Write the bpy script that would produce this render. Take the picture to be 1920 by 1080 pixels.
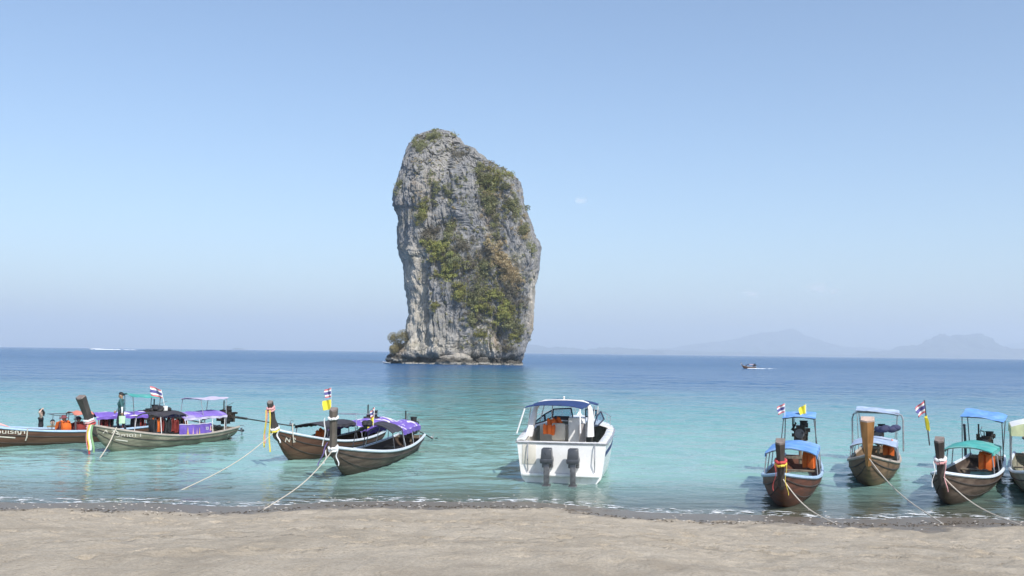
import bpy, bmesh, math, random
import numpy as np
from mathutils import Vector, Matrix

# ------------------------------------------------------------------ scene, camera, light
scene = bpy.context.scene
for o in list(bpy.data.objects):
    bpy.data.objects.remove(o, do_unlink=True)
COL = scene.collection
R = math.radians
FPX, CX, CY, CAMH = 1867.0, 960.0, 540.0, 4.2
PITCH = math.atan(121.5 / FPX)
ROLL = 0.0120
cam_data = bpy.data.cameras.new("camera")
cam_data.sensor_width = 36.0
cam_data.lens = 36.0 * FPX / 1920.0
cam_data.clip_start = 0.1
cam_data.clip_end = 90000.0
cam = bpy.data.objects.new("camera", cam_data)
COL.objects.link(cam)
CAM_R = Matrix.Rotation(math.pi / 2 + PITCH, 3, 'X') @ Matrix.Rotation(ROLL, 3, 'Z')
cam.matrix_world = Matrix.Translation((0, 0, CAMH)) @ CAM_R.to_4x4()
scene.camera = cam

SUN_EL, SUN_AZ = R(46), R(150)          # azimuth clockwise from +Y (view direction)
world = bpy.data.worlds.new("World")
scene.world = world
world.use_nodes = True
wn = world.node_tree
for n in list(wn.nodes):
    wn.nodes.remove(n)
sky = wn.nodes.new('ShaderNodeTexSky')
sky.sky_type = 'NISHITA'
sky.sun_disc = False
sky.sun_elevation = SUN_EL
sky.sun_rotation = SUN_AZ
sky.altitude = 0
sky.air_density = 1.0
sky.dust_density = 1.3
sky.ozone_density = 2.9
bg = wn.nodes.new('ShaderNodeBackground')
bg.inputs['Strength'].default_value = 0.14
wo = wn.nodes.new('ShaderNodeOutputWorld')
wn.links.new(sky.outputs[0], bg.inputs[0])
wn.links.new(bg.outputs[0], wo.inputs[0])

sd = bpy.data.lights.new("sun", 'SUN')
sd.energy = 3.6
sd.angle = R(0.53)
sd.color = (1.0, 0.955, 0.88)
sun = bpy.data.objects.new("sun", sd)
COL.objects.link(sun)
SUN_DIR = Vector((math.cos(SUN_EL) * math.sin(SUN_AZ), math.cos(SUN_EL) * math.cos(SUN_AZ), math.sin(SUN_EL)))
sun.rotation_euler = SUN_DIR.to_track_quat('Z', 'Y').to_euler()
sun.location = SUN_DIR * 100

vs = scene.view_settings
vs.view_transform = 'Standard'
vs.look = 'None'
vs.exposure = 0.34
vs.gamma = 1.0
vs.use_curve_mapping = False
cy = scene.cycles
cy.use_denoising = True
cy.max_bounces = 8
cy.diffuse_bounces = 3
cy.glossy_bounces = 3
cy.transmission_bounces = 4
cy.transparent_max_bounces = 28
cy.volume_bounces = 4
cy.sample_clamp_indirect = 6.0

# ------------------------------------------------------------------ pixel / world helpers
def P(px, py, D):
    """world point on plane y=D seen at photo pixel (px,py)"""
    d = CAM_R @ Vector(((px - CX) / FPX, -(py - CY) / FPX, -1.0))
    return Vector((0, 0, CAMH)) + d * (D / d.y)
CAM_RT = CAM_R.transposed()
def proj(p):
    q = CAM_RT @ (Vector(p) - Vector((0, 0, CAMH)))
    return (CX + FPX * q.x / -q.z, CY - FPX * q.y / -q.z)
def at(px, D, z=0.0):
    X = (px - CX) / FPX * D
    for _ in range(4):
        X += (px - proj((X, D, z))[0]) * D / FPX
    return Vector((X, D, z))

# ------------------------------------------------------------------ numpy noise
_rs = np.random.RandomState(7)
_perm = _rs.permutation(256).astype(np.int64)
_perm = np.concatenate([_perm, _perm, _perm])
_grad = _rs.normal(size=(256, 3)); _grad /= np.linalg.norm(_grad, axis=1)[:, None]
def pnoise(p):
    p = np.asarray(p, float)
    i = np.floor(p).astype(np.int64); f = p - i
    i &= 255
    u = f * f * f * (f * (f * 6 - 15) + 10)
    out = 0
    for dx in (0, 1):
        for dy in (0, 1):
            for dz in (0, 1):
                h = _perm[_perm[_perm[(i[..., 0] + dx) & 255] + ((i[..., 1] + dy) & 255)] + ((i[..., 2] + dz) & 255)]
                g = _grad[h]
                d = f - np.array([dx, dy, dz])
                w = (u[..., 0] if dx else 1 - u[..., 0]) * (u[..., 1] if dy else 1 - u[..., 1]) * (u[..., 2] if dz else 1 - u[..., 2])
                out = out + w * (g * d).sum(-1)
    return out * 1.6
def fbm(p, oct=4, gain=.5, lac=2.03):
    a, s, t = 1.0, 1.0, 0
    for k in range(oct):
        t = t + a * pnoise(p * s + 17.3 * k); a *= gain; s *= lac
    return t
def cell(p):
    """distance to nearest and second nearest feature point (worley)"""
    p = np.asarray(p, float); i = np.floor(p).astype(np.int64)
    d1 = np.full(p.shape[:-1], 9.0); d2 = d1.copy(); hid = np.zeros(p.shape[:-1])
    for dx in (-1, 0, 1):
        for dy in (-1, 0, 1):
            for dz in (-1, 0, 1):
                c = i + np.array([dx, dy, dz])
                h = _perm[_perm[_perm[c[..., 0] & 255] + (c[..., 1] & 255)] + (c[..., 2] & 255)]
                q = c + .5 + .45 * _grad[h]
                d = np.linalg.norm(p - q, axis=-1)
                m = d < d1
                d2 = np.where(m, d1, np.minimum(d2, d)); hid = np.where(m, h / 255., hid); d1 = np.where(m, d, d1)
    return d1, d2, hid
def sstep(a, b, x):
    t = np.clip((x - a) / (b - a), 0, 1); return t * t * (3 - 2 * t)

# ------------------------------------------------------------------ object helpers
def tag(o, label=None, cat=None, group=None, kind=None):
    if label: o["label"] = label
    if cat: o["category"] = cat
    if group: o["group"] = group
    if kind: o["kind"] = kind
    return o
def empty(name, loc=(0, 0, 0), rz=0.0, label=None, cat=None, group=None):
    o = bpy.data.objects.new(name, None)
    o.empty_display_size = .3
    COL.objects.link(o); o.location = loc; o.rotation_euler = (0, 0, rz)
    return tag(o, label, cat, group)
def link(name, me, parent=None, loc=None):
    o = bpy.data.objects.new(name, me); COL.objects.link(o)
    if parent: o.parent = parent
    if loc is not None: o.location = loc
    return o
def copy_tree(o, parent=None):
    c = o.copy(); COL.objects.link(c); c.parent = parent
    for ch in list(o.children): copy_tree(ch, c)
    return c
def np_mesh(name, V, F, mats=(), smooth=False, midx=None):
    me = bpy.data.meshes.new(name)
    me.from_pydata([tuple(v) for v in V] if not isinstance(V, np.ndarray) else V.tolist(), [], F if not isinstance(F, np.ndarray) else F.tolist())
    for m in mats: me.materials.append(m)
    if smooth: me.polygons.foreach_set('use_smooth', [True] * len(me.polygons))
    if midx is not None: me.polygons.foreach_set('material_index', midx)
    me.update()
    return me

# ------------------------------------------------------------------ materials
class NT:
    def __init__(s, name):
        s.m = bpy.data.materials.new(name); s.m.use_nodes = True
        s.t = s.m.node_tree; s.t.nodes.clear()
        s.out = s.t.nodes.new('ShaderNodeOutputMaterial')
    def n(s, typ, **kw):
        nd = s.t.nodes.new(typ)
        for k, v in kw.items(): setattr(nd, k, v)
        return nd
    def l(s, a, b): s.t.links.new(a, b)
    def noise(s, vec, scale, detail=4, rough=.55, dist=0.0):
        nd = s.n('ShaderNodeTexNoise'); nd.inputs['Scale'].default_value = scale
        nd.inputs['Detail'].default_value = detail; nd.inputs['Roughness'].default_value = rough
        nd.inputs['Distortion'].default_value = dist
        if vec: s.l(vec, nd.inputs['Vector'])
        return nd.outputs['Fac']
    def ramp(s, fac, stops):
        nd = s.n('ShaderNodeValToRGB'); el = nd.color_ramp.elements
        while len(el) < len(stops): el.new(.5)
        for e, (p, c) in zip(el, stops):
            e.position = p; e.color = tuple(c) + (1,) if len(c) == 3 else c
        s.l(fac, nd.inputs[0]); return nd.outputs[0]
    def mix(s, fac, a, b, mode='MIX'):
        nd = s.n('ShaderNodeMix', data_type='RGBA', blend_type=mode)
        for sock, v in ((nd.inputs[0], fac), (nd.inputs[6], a), (nd.inputs[7], b)):
            if hasattr(v, 'is_output'): s.l(v, sock)
            elif isinstance(v, (int, float)): sock.default_value = v
            else: sock.default_value = tuple(v) + (1,)
        return nd.outputs[2]
    def math(s, op, a, b=None, c=None, clamp=False):
        nd = s.n('ShaderNodeMath', operation=op, use_clamp=clamp)
        for k, v in enumerate((a, b, c)):
            if v is None: continue
            if hasattr(v, 'is_output'): s.l(v, nd.inputs[k])
            else: nd.inputs[k].default_value = v
        return nd.outputs[0]
    def maprange(s, v, a, b, c=0., d=1., smooth=False):
        nd = s.n('ShaderNodeMapRange'); nd.clamp = True
        if smooth: nd.interpolation_type = 'SMOOTHSTEP'
        s.l(v, nd.inputs[0])
        for k, x in zip((1, 2, 3, 4), (a, b, c, d)): nd.inputs[k].default_value = x
        return nd.outputs[0]
    def mapping(s, vec, scale=(1, 1, 1), rot=(0, 0, 0)):
        nd = s.n('ShaderNodeMapping'); nd.inputs['Scale'].default_value = scale; nd.inputs['Rotation'].default_value = rot
        s.l(vec, nd.inputs[0]); return nd.outputs[0]
    def bump(s, h, strength=.3, dist=.02, normal=None):
        nd = s.n('ShaderNodeBump'); nd.inputs['Strength'].default_value = strength; nd.inputs['Distance'].default_value = dist
        s.l(h, nd.inputs['Height'])
        if normal: s.l(normal, nd.inputs['Normal'])
        return nd.outputs[0]
    def bsdf(s, col, rough=.6, normal=None, metallic=0., spec=.4, **kw):
        b = s.n('ShaderNodeBsdfPrincipled')
        for sock, v in ((b.inputs['Base Color'], col), (b.inputs['Roughness'], rough), (b.inputs['Metallic'], metallic), (b.inputs['Specular IOR Level'], spec)):
            if hasattr(v, 'is_output'): s.l(v, sock)
            elif isinstance(v, (int, float)): sock.default_value = v
            else: sock.default_value = tuple(v) + (1,)
        if normal: s.l(normal, b.inputs['Normal'])
        for k, v in kw.items(): b.inputs[k].default_value = v
        return b
    def done(s, sh):
        s.l(sh.outputs[0] if hasattr(sh, 'outputs') else sh, s.out.inputs['Surface']); return s.m
    def obj(s): return s.n('ShaderNodeTexCoord').outputs['Object']
    def pos(s): return s.n('ShaderNodeNewGeometry').outputs['Position']
_mats = {}
def mat(name, col, rough=.6, var=.25, scale=6., bump=.0, metallic=0., spec=.4, dirt=None, stretch=(1, 1, 1), **kw):
    if name in _mats: return _mats[name]
    t = NT(name); v = t.mapping(t.obj(), stretch)
    f = t.noise(v, scale, 5, .6)
    lo = tuple(c * (1 - var) for c in col); hi = tuple(min(1, c * (1 + var)) for c in col)
    c = t.ramp(f, [(.3, lo), (.7, hi)])
    if dirt:
        c = t.mix(t.maprange(t.noise(v, scale * .45, 6, .65), .5, .68), c, dirt)
    nrm = t.bump(t.noise(v, scale * 3, 4), bump, .03) if bump else None
    rr = t.maprange(f, .3, .7, max(0, rough - .12), min(1, rough + .12))
    _mats[name] = t.done(t.bsdf(c, rr, nrm, metallic, spec, **kw))
    return _mats[name]

# ================================================================== SETTING
# ------------------------------------------------------------------ beach and sea bed (one sheet)
SHORE = 26.5
def shore_line(x):
    return SHORE + 1.5 * np.sin(x * .13 + 2.0) + .55 * np.sin(x * .47 + 2.) + .22 * np.sin(x * 1.15 + .5)
def ground_z(x, y):
    d = shore_line(x) - y                       # >0 on land
    land = .085 * d + .35 * sstep(4, 16, d)
    sea = np.where(d > -22, .016 * d, -.352 + .05 * (d + 22))
    return np.where(d > 0, land, np.maximum(sea, -5.5))
def gz(x, y): return float(ground_z(np.array(float(x)), np.array(float(y))))
ys = np.concatenate([np.linspace(-14, 8, 12)[:-1], np.linspace(8, 12, 20)[:-1], np.linspace(12, 27.5, 240)[:-1], np.linspace(27.5, 29, 8)[:-1], np.linspace(29, 60, 40)[:-1], np.linspace(60, 170, 24)])
xs = np.concatenate([np.linspace(-90, -17, 30)[:-1], np.linspace(-17, 17, 440)[:-1], np.linspace(17, 90, 30)])
GX, GY = np.meshgrid(xs, ys)
q = np.stack([GX, GY, np.zeros_like(GX)], -1)
GZ = ground_z(GX, GY)
dland = shore_line(GX) - GY
amp = sstep(.6, 3.5, dland)
foot = -np.maximum(0, .36 - cell(q * np.array([2.0, 1.5, 1]))[0]) * .10 + .012 * np.exp(-((cell(q * np.array([2.0, 1.5, 1]))[0] - .42) / .07) ** 2)     # footprints
GZ = GZ + amp * (.05 * fbm(q * .55, 3) + .03 * fbm(q * 2.1, 3) + .012 * fbm(q * 6., 2) + foot * sstep(.0, .35, fbm(q * .23 + 5, 2) + .25))
# walkers' footprints, pressed into the sand print by print
rf = random.Random(12)
for (x_, y_, a_, n_) in ((-13, 21.5, .04, 38), (13, 20, 3.05, 36), (-12, 17.5, .10, 34), (12, 16.2, 3.3, 30), (-6, 14, .9, 14), (4, 14, 2.0, 15), (9, 23, 3.2, 26), (-3, 23.3, .0, 22), (-12, 15, -.02, 30), (2, 18.8, .12, 20), (8, 14, 1.7, 12), (-9, 23.4, 4.2, 14)):
    for k in range(n_):
        a_ += rf.gauss(0, .07); x_ += .68 * math.cos(a_); y_ += .68 * math.sin(a_); sd_ = .12 if k % 2 else -.12
        fx_, fy_ = x_ - math.sin(a_) * sd_, y_ + math.cos(a_) * sd_
        m_ = (np.abs(GX - fx_) < .4) & (np.abs(GY - fy_) < .4)
        if not m_.any(): continue
        dx_, dy_ = GX[m_] - fx_, GY[m_] - fy_; u_ = (dx_ * math.cos(a_) + dy_ * math.sin(a_)) / .17; v_ = (-dx_ * math.sin(a_) + dy_ * math.cos(a_)) / .085
        r2 = np.sqrt(u_ * u_ + v_ * v_); dp = rf.uniform(.045, .08)
        GZ[m_] += (-dp * (1 - sstep(.75, 1.15, r2)) + .45 * dp * np.exp(-((r2 - 1.45) / .3) ** 2)) * np.clip(amp[m_] + .35, 0, 1)
V = np.stack([GX, GY, GZ], -1).reshape(-1, 3)
nx, ny = len(xs), len(ys)
I = np.arange(nx * ny).reshape(ny, nx)
F = np.stack([I[:-1, :-1], I[:-1, 1:], I[1:, 1:], I[1:, :-1]], -1).reshape(-1, 4)
t = NT('beach_sand'); p = t.pos()
sx = t.n('ShaderNodeSeparateXYZ'); t.l(p, sx.inputs[0])
base = t.ramp(t.noise(p, 1.3, 6, .6), [(.3, (.40, .34, .26)), (.7, (.52, .455, .36))])
base = t.mix(t.maprange(t.noise(p, 24, 5, .8), .45, .66, 0, .6), base, (.22, .18, .13))
base = t.mix(t.maprange(t.noise(p, .45, 5, .65), .48, .62, 0, .45), base, (.27, .225, .165))
base = t.mix(t.maprange(t.noise(p, 160, 2, .5), .62, .72, 0, .6), base, (.62, .58, .5))
wl = t.math('ADD', sx.outputs[2], t.math('MULTIPLY', t.math('SUBTRACT', t.noise(p, .5, 4), .5), .28))
wet = t.maprange(wl, .22, .30, 1, 0, True)
colr = t.mix(wet, base, (.19, .155, .115))
rgh = t.maprange(wet, 0, 1, .95, .32)
bn = t.bump(t.noise(p, 11, 6, .7), .8, .06)
bn = t.bump(t.noise(p, 190, 2, .5), .35, .006, bn)
wsp = None
sand_m = t.done(t.bsdf(colr, rgh, bn, 0, .3))
tag(link('beach', np_mesh('beach', V, F, [sand_m], True)), kind='structure')

# ------------------------------------------------------------------ sea
t = NT('sea_water'); p = t.pos()
sx = t.n('ShaderNodeSeparateXYZ'); t.l(p, sx.inputs[0])
X_, Y_ = sx.outputs[0], sx.outputs[1]
patch = t.noise(t.mapping(p, (.03, .045, 1)), 1.0, 5, .6, .4)
patch2 = t.noise(t.mapping(p, (.008, .02, 1)), 1.0, 4, .6, .3)
grow = t.maprange(Y_, 50, 110, .15, 1.)
yy = t.math('ADD', Y_, t.math('MULTIPLY', grow, t.math('MULTIPLY', t.math('SUBTRACT', patch, .5), 55)))
yy = t.math('ADD', yy, t.math('MULTIPLY', grow, t.math('MULTIPLY', t.math('SUBTRACT', patch2, .5), 75)))
yy = t.math('ADD', yy, t.maprange(X_, 4, 44, 0, 24))
# the sea floor drops away: pale sand shallows, then deep blue water
body = t.ramp(t.maprange(yy, 20, 320), [
    (.0, (.30, .46, .41)), (.12, (.178, .395, .35)), (.20, (.115, .32, .325)), (.27, (.070, .225, .30)), (.36, (.024, .125, .245)), (.55, (.012, .096, .245)), (1., (.010, .090, .235))])
reef = t.maprange(t.noise(t.mapping(p, (.045, .06, 1)), 1.0, 6, .62, .6), .50, .64, 0, .6, True)
reef = t.math('MULTIPLY', reef, t.math('MULTIPLY', t.maprange(Y_, 50, 70), t.maprange(Y_, 150, 105)))
reef = t.math('MULTIPLY', reef, t.math('MULTIPLY', t.maprange(X_, -14, -3), t.maprange(X_, 20, 6)))
refl_tint = t.math('MULTIPLY', t.math('MULTIPLY', t.maprange(Y_, 55, 90, 0, 1, True), t.maprange(Y_, 330, 160, 0, 1, True)), t.math('MULTIPLY', t.maprange(t.math('DIVIDE', X_, Y_), -.13, -.04, 0, 1, True), t.maprange(t.math('DIVIDE', X_, Y_), .10, .02, 0, 1, True)))  # reflection tone painted in: greener, lighter body colour where the rock mirrors dark
body = t.mix(t.math('MULTIPLY', refl_tint, .55), body, (.105, .26, .25))
body = t.mix(reef, body, (.135, .16, .115))
def wv(scale, st, rot, det=3): return t.noise(t.mapping(p, st, (0, 0, rot)), scale, det, .6, .3)
h1 = wv(.30, (.55, 1, 1), .10); h2 = wv(1.1, (.7, 1, 1), -.25); h3 = wv(4.2, (.7, 1, 1), .3, 2)
h0 = t.math('MULTIPLY', wv(.085, (.5, 1, 1), .06, 4), t.maprange(Y_, 60, 160, 0, 3.4))
hh = t.math('ADD', t.math('ADD', h0, t.math('MULTIPLY', h1, .9)), t.math('ADD', t.math('MULTIPLY', h2, .30), t.math('MULTIPLY', h3, .07)))
calm = t.maprange(t.noise(t.mapping(p, (.012, .05, 1)), 1., 4, .6), .35, .65, .6, 1.15)
bnode = t.n('ShaderNodeBump'); bnode.inputs['Distance'].default_value = 1.0
t.l(hh, bnode.inputs['Height']); t.l(t.math('MULTIPLY', calm, t.maprange(Y_, 26, 90, .18, 1.0)), bnode.inputs['Strength'])
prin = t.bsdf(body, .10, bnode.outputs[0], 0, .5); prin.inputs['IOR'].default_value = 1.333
t.l(t.maprange(Y_, 45, 150, .42, .11), prin.inputs['Specular IOR Level'])      # unresolved wave slopes mirror less sky far out
t.l(t.maprange(Y_, 40, 400, .08, .22), prin.inputs['Roughness'])
tr = t.n('ShaderNodeBsdfTransparent'); tr.inputs[0].default_value = (.86, .96, .95, 1)
gl = t.n('ShaderNodeBsdfGlossy'); gl.inputs['Roughness'].default_value = .06; t.l(bnode.outputs[0], gl.inputs['Normal'])
fr = t.n('ShaderNodeFresnel'); fr.inputs[0].default_value = 1.33; t.l(bnode.outputs[0], fr.inputs['Normal'])
clear = t.n('ShaderNodeMixShader'); t.l(t.math('MULTIPLY', fr.outputs[0], .8), clear.inputs[0]); t.l(tr.outputs[0], clear.inputs[1]); t.l(gl.outputs[0], clear.inputs[2])
deep = t.maprange(Y_, 25.8, 36, .0, .95, True)
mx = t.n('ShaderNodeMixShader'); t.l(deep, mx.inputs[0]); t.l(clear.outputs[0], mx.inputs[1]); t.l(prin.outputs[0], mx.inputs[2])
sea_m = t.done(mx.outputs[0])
rows = [15., 20.]
while rows[-1] < 420: rows.append(rows[-1] + max(.14, rows[-1] ** 2 / 5600.))
rows += [600, 900, 1500, 2500, 4000, 7000, 12000, 24500]
kk = np.concatenate([np.linspace(-2.4, -.62, 12)[:-1], np.linspace(-.62, .62, 520), np.linspace(.62, 2.4, 12)[1:]])
rows = np.array(rows)
WX = kk[None] * np.maximum(rows, 45.)[:, None] * np.where(np.abs(kk[None]) > .62, 1., 1.); WY = np.repeat(rows[:, None], len(kk), 1)
qq = np.stack([WX, WY, np.zeros_like(WX)], -1)
c1, s1 = math.cos(.15), math.sin(.15)
rot = np.stack([qq[..., 0] * c1 + qq[..., 1] * s1, -qq[..., 0] * s1 + qq[..., 1] * c1, qq[..., 2]], -1)
hgt = 1.9 * (.045 * pnoise(rot * np.array([.16, .42, 1])) + .04 * (1 - 2 * np.abs(pnoise(rot * np.array([.35, .95, 1]) + 9))) + .020 * pnoise(qq * np.array([.9, 2.0, 1]) + 3))
hgt *= sstep(26, 36, WY) * (1 - sstep(260, 420, WY)) * (.8 + .5 * pnoise(qq * np.array([.02, .05, 1]) + 20))
V = np.stack([WX, WY, hgt], -1).reshape(-1, 3)
I = np.arange(len(rows) * len(kk)).reshape(len(rows), -1)
F = np.stack([I[:-1, :-1], I[:-1, 1:], I[1:, 1:], I[1:, :-1]], -1).reshape(-1, 4)
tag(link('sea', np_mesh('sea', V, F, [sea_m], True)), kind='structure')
# thin broken foam along the water's edge
t = NT('shore_foam'); fo = t.bsdf((.82, .84, .84), .8); ftr = t.n('ShaderNodeBsdfTransparent'); mxf = t.n('ShaderNodeMixShader')
t.l(t.maprange(t.noise(t.mapping(t.pos(), (1, 1.6, 1)), 2.6, 6, .7, .4), .52, .62), mxf.inputs[0]); t.l(ftr.outputs[0], mxf.inputs[1]); t.l(fo.outputs[0], mxf.inputs[2])
foam_edge_m = t.done(mxf.outputs[0])
fx = np.linspace(-26, 26, 420); V = []; nfx = len(fx)
for j in range(6):
    wob = .25 * pnoise(np.stack([fx * .6, np.full(nfx, 3.), np.zeros(nfx)], -1)) + .5 * pnoise(np.stack([fx * .12, np.full(nfx, 8.), np.zeros(nfx)], -1))
    yv = shore_line(fx) - .20 + wob * .5 + j * .20 * (1 + .5 * pnoise(np.stack([fx * .4, np.full(nfx, j * .2), np.zeros(nfx)], -1)))
    V.append(np.stack([fx, yv, np.maximum(ground_z(fx, yv), 0) + .006 + .012 * math.sin(math.pi * j / 5)], -1))
V = np.stack(V).reshape(-1, 3); I = np.arange(6 * nfx).reshape(6, nfx)
F = np.stack([I[:-1, :-1], I[:-1, 1:], I[1:, 1:], I[1:, :-1]], -1).reshape(-1, 4)
tag(link('shore_foam', np_mesh('shore_foam', V, F, [foam_edge_m], True)), "thin white foam along the water's edge on the beach", 'foam', kind='stuff')

# ------------------------------------------------------------------ far hills
hill_m = mat('far_hill_forest', (.055, .075, .045), .95, .5, .004, spec=.1, dirt=(.16, .15, .13))
def hills(name, D, prof, depth, seed, step=2.0, rough=2.0):
    pxs = np.arange(prof[0][0], prof[-1][0] + .1, step)
    pys = np.interp(pxs, [a for a, b in prof], [b for a, b in prof])
    pys = pys + rough * .9 * fbm(np.stack([pxs * .10, np.full(len(pxs), seed), np.zeros(len(pxs))], -1), 4, .6) * np.sin(np.linspace(0, math.pi, len(pxs))) ** .5
    tops = np.array([P(a, b, D) for a, b in zip(pxs, pys)])
    n = len(pxs); rowsn = 9
    V = np.zeros((rowsn * 2 - 1, n, 3))
    for j in range(rowsn * 2 - 1):
        k = (j - (rowsn - 1)) / (rowsn - 1)           # -1 front .. 1 back
        hgt = (1 - abs(k)) ** .8
        V[j, :, 0] = tops[:, 0]; V[j, :, 1] = D + k * depth
        V[j, :, 2] = -2 + (tops[:, 2] + 2) * hgt
        if 0 < hgt:
            V[j, :, 2] += rough * D / 1000 * fbm(np.stack([V[j, :, 0] / (D * .02), V[j, :, 1] / (D * .02), np.full(n, seed)], -1), 4) * (.2 + .8 * hgt) * (hgt < .999) * (hgt > .01)
            V[j, :, 1] += depth * .2 * fbm(np.stack([V[j, :, 0] / (D * .03), np.full(n, j * .35), np.full(n, seed + 9.)], -1), 3) * (hgt < .999)
    I = np.arange((rowsn * 2 - 1) * n).reshape(-1, n)
    F = np.stack([I[:-1, :-1], I[:-1, 1:], I[1:, 1:], I[1:, :-1]], -1).reshape(-1, 4)
    return tag(link(name, np_mesh(name, V.reshape(-1, 3), F, [hill_m], True)), kind='structure')
hills('hills', 21000, [(1080, 667), (1150, 661), (1200, 656), (1260, 652), (1300, 645), (1340, 641), (1370, 637), (1400, 630), (1425, 624), (1455, 622), (1478, 617), (1486, 615), (1494, 619), (1503, 628), (1520, 636), (1545, 644), (1580, 649), (1640, 653), (1700, 660), (1760, 668)], 2600, 3.1)
hills('hills', 16500, [(955, 661), (975, 650), (990, 645), (1010, 648), (1030, 652), (1048, 651), (1075, 652), (1100, 656), (1120, 653), (1145, 651), (1170, 653), (1210, 655), (1250, 657), (1330, 660), (1420, 662), (1520, 664), (1640, 667)], 1500, 5.7)
hills('hills', 15500, [(1600, 668), (1640, 664), (1680, 657), (1700, 650), (1725, 645), (1740, 637), (1752, 631), (1770, 627), (1782, 629), (1795, 627), (1804, 633), (1812, 631), (1826, 626), (1833, 625), (1842, 631), (1850, 640), (1862, 645), (1885, 653), (1905, 657), (1930, 660), (1990, 668)], 1200, 8.3, 1.0, 4.2)
hills('hills', 23500, [(1820, 668), (1870, 650), (1900, 644), (1940, 640), (1990, 650), (2040, 671)], 700, 12.3)
hills('islet', 14000, [(1195, 668.5), (1208, 664), (1220, 660), (1232, 658.5), (1243, 662), (1252, 668)], 300, 4.4)
hills('islet', 14200, [(1625, 670), (1634, 667), (1642, 664), (1650, 667), (1660, 670)], 300, 4.9)
hills('islet', 13500, [(437, 656), (440, 654), (446, 652.5), (453, 653), (458, 654.5), (461, 656)], 150, 2.2, 1.0)

# ------------------------------------------------------------------ haze
t = NT('haze_air')
pv = t.n('ShaderNodeVolumePrincipled')
pv.inputs['Color'].default_value = (.89, .955, 1.0, 1)
pv.inputs['Density'].default_value = 1.22e-4
pv.inputs['Anisotropy'].default_value = 0.1
t.l(pv.outputs[0], t.out.inputs['Volume'])
bm = bmesh.new(); bmesh.ops.create_cube(bm, size=1.0)
me = bpy.data.meshes.new('haze'); bm.to_mesh(me); bm.free(); me.materials.append(t.m)
hz = link('haze', me); hz.scale = (60000, 25100 + 60, 640 + 7.5); hz.location = (0, 25100 / 2 - 60, 320 - 3.7)
tag(hz, kind='stuff')

# ------------------------------------------------------------------ the sea stack
RD = 356.0
SIL_L = [(242, 812), (246, 800), (252, 789), (260, 778), (269, 766), (283, 758), (312, 753), (334, 748), (354, 743), (377, 738), (394, 740), (402, 746), (425, 746), (452, 748), (479, 750), (494, 757), (534, 758), (559, 764), (588, 767), (610, 762), (645, 760), (660, 748), (668, 740), (684, 742)]
SIL_R = [(242, 826), (246, 842), (252, 855), (262, 865), (272, 872), (280, 888), (292, 896), (303, 913), (319, 936), (333, 958), (350, 977), (368, 982), (386, 984), (406, 993), (430, 999), (452, 1009), (468, 1013), (494, 1010), (519, 1008), (539, 1003), (561, 1003), (592, 1000), (614, 998), (639, 989), (663, 982), (684, 978)]
c0 = at(870, RD, 0)
ly = np.array([a for a, b in SIL_L], float)[::-1]; lx = np.array([b for a, b in SIL_L], float)[::-1]
ry_ = np.array([a for a, b in SIL_R], float)[::-1]; rx = np.array([b for a, b in SIL_R], float)[::-1]
Lp = np.array([P(b, a, RD) - c0 for a, b in zip(ly, lx)]); Rp = np.array([P(b, a, RD) - c0 for a, b in zip(ry_, rx)])
NZ, NA = 330, 620
ztop = Lp[-1, 2]
zz = np.concatenate([np.linspace(-2.5, ztop * .955, NZ - 40), np.linspace(ztop * .955, ztop, 41)[1:]])
NZ = len(zz)
xl = np.interp(zz, Lp[:, 2], Lp[:, 0]); xr = np.interp(zz, Rp[:, 2], Rp[:, 0])
cxz = (xl + xr) / 2; hw = (xr - xl) / 2
# centre smoothing for depth
hd = np.convolve(np.pad(hw, 25, 'edge'), np.ones(51) / 51, 'valid') * .72 * np.clip((ztop - zz) / 7., 0, 1) ** .45
hd[-1] = .3
ang = np.linspace(0, 2 * math.pi, NA, endpoint=False)
# more columns on the front (camera at -y): warp angles
ang = ang + .35 * np.sin(2 * (ang)) * 0
ca, sa = np.cos(ang), np.sin(ang)
e = 2 / 3.3
sx_ = np.sign(ca) * np.abs(ca) ** e; sy_ = np.sign(sa) * np.abs(sa) ** e
RX = cxz[:, None] + hw[:, None] * sx_[None]; RY = hd[:, None] * sy_[None]
RY = RY + (0.06 * (zz[:, None] - 20)) * 0
RZ = np.repeat(zz[:, None], NA, 1)
# photo coordinates of every front point (undisplaced), for placing features
SC = RD / FPX
PXg = 870 + RX / SC + (RZ / SC) * 0.012; PYg = 682.5 - RZ / SC
front = np.clip(-sa, 0, 1)[None]
def blob(px, py, rx, ry, ang_=0., p=2.):
    dx, dy = PXg - px, PYg - py
    c_, s_ = math.cos(ang_), math.sin(ang_)
    u = (dx * c_ + dy * s_) / rx; v = (-dx * s_ + dy * c_) / ry
    return np.exp(-(np.abs(u) ** p + np.abs(v) ** p))
NXn, NYn = ca[None] * np.ones((NZ, 1)), sa[None] * np.ones((NZ, 1))
base3 = np.stack([RX, RY, RZ], -1)
disp = np.zeros((NZ, NA))
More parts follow.
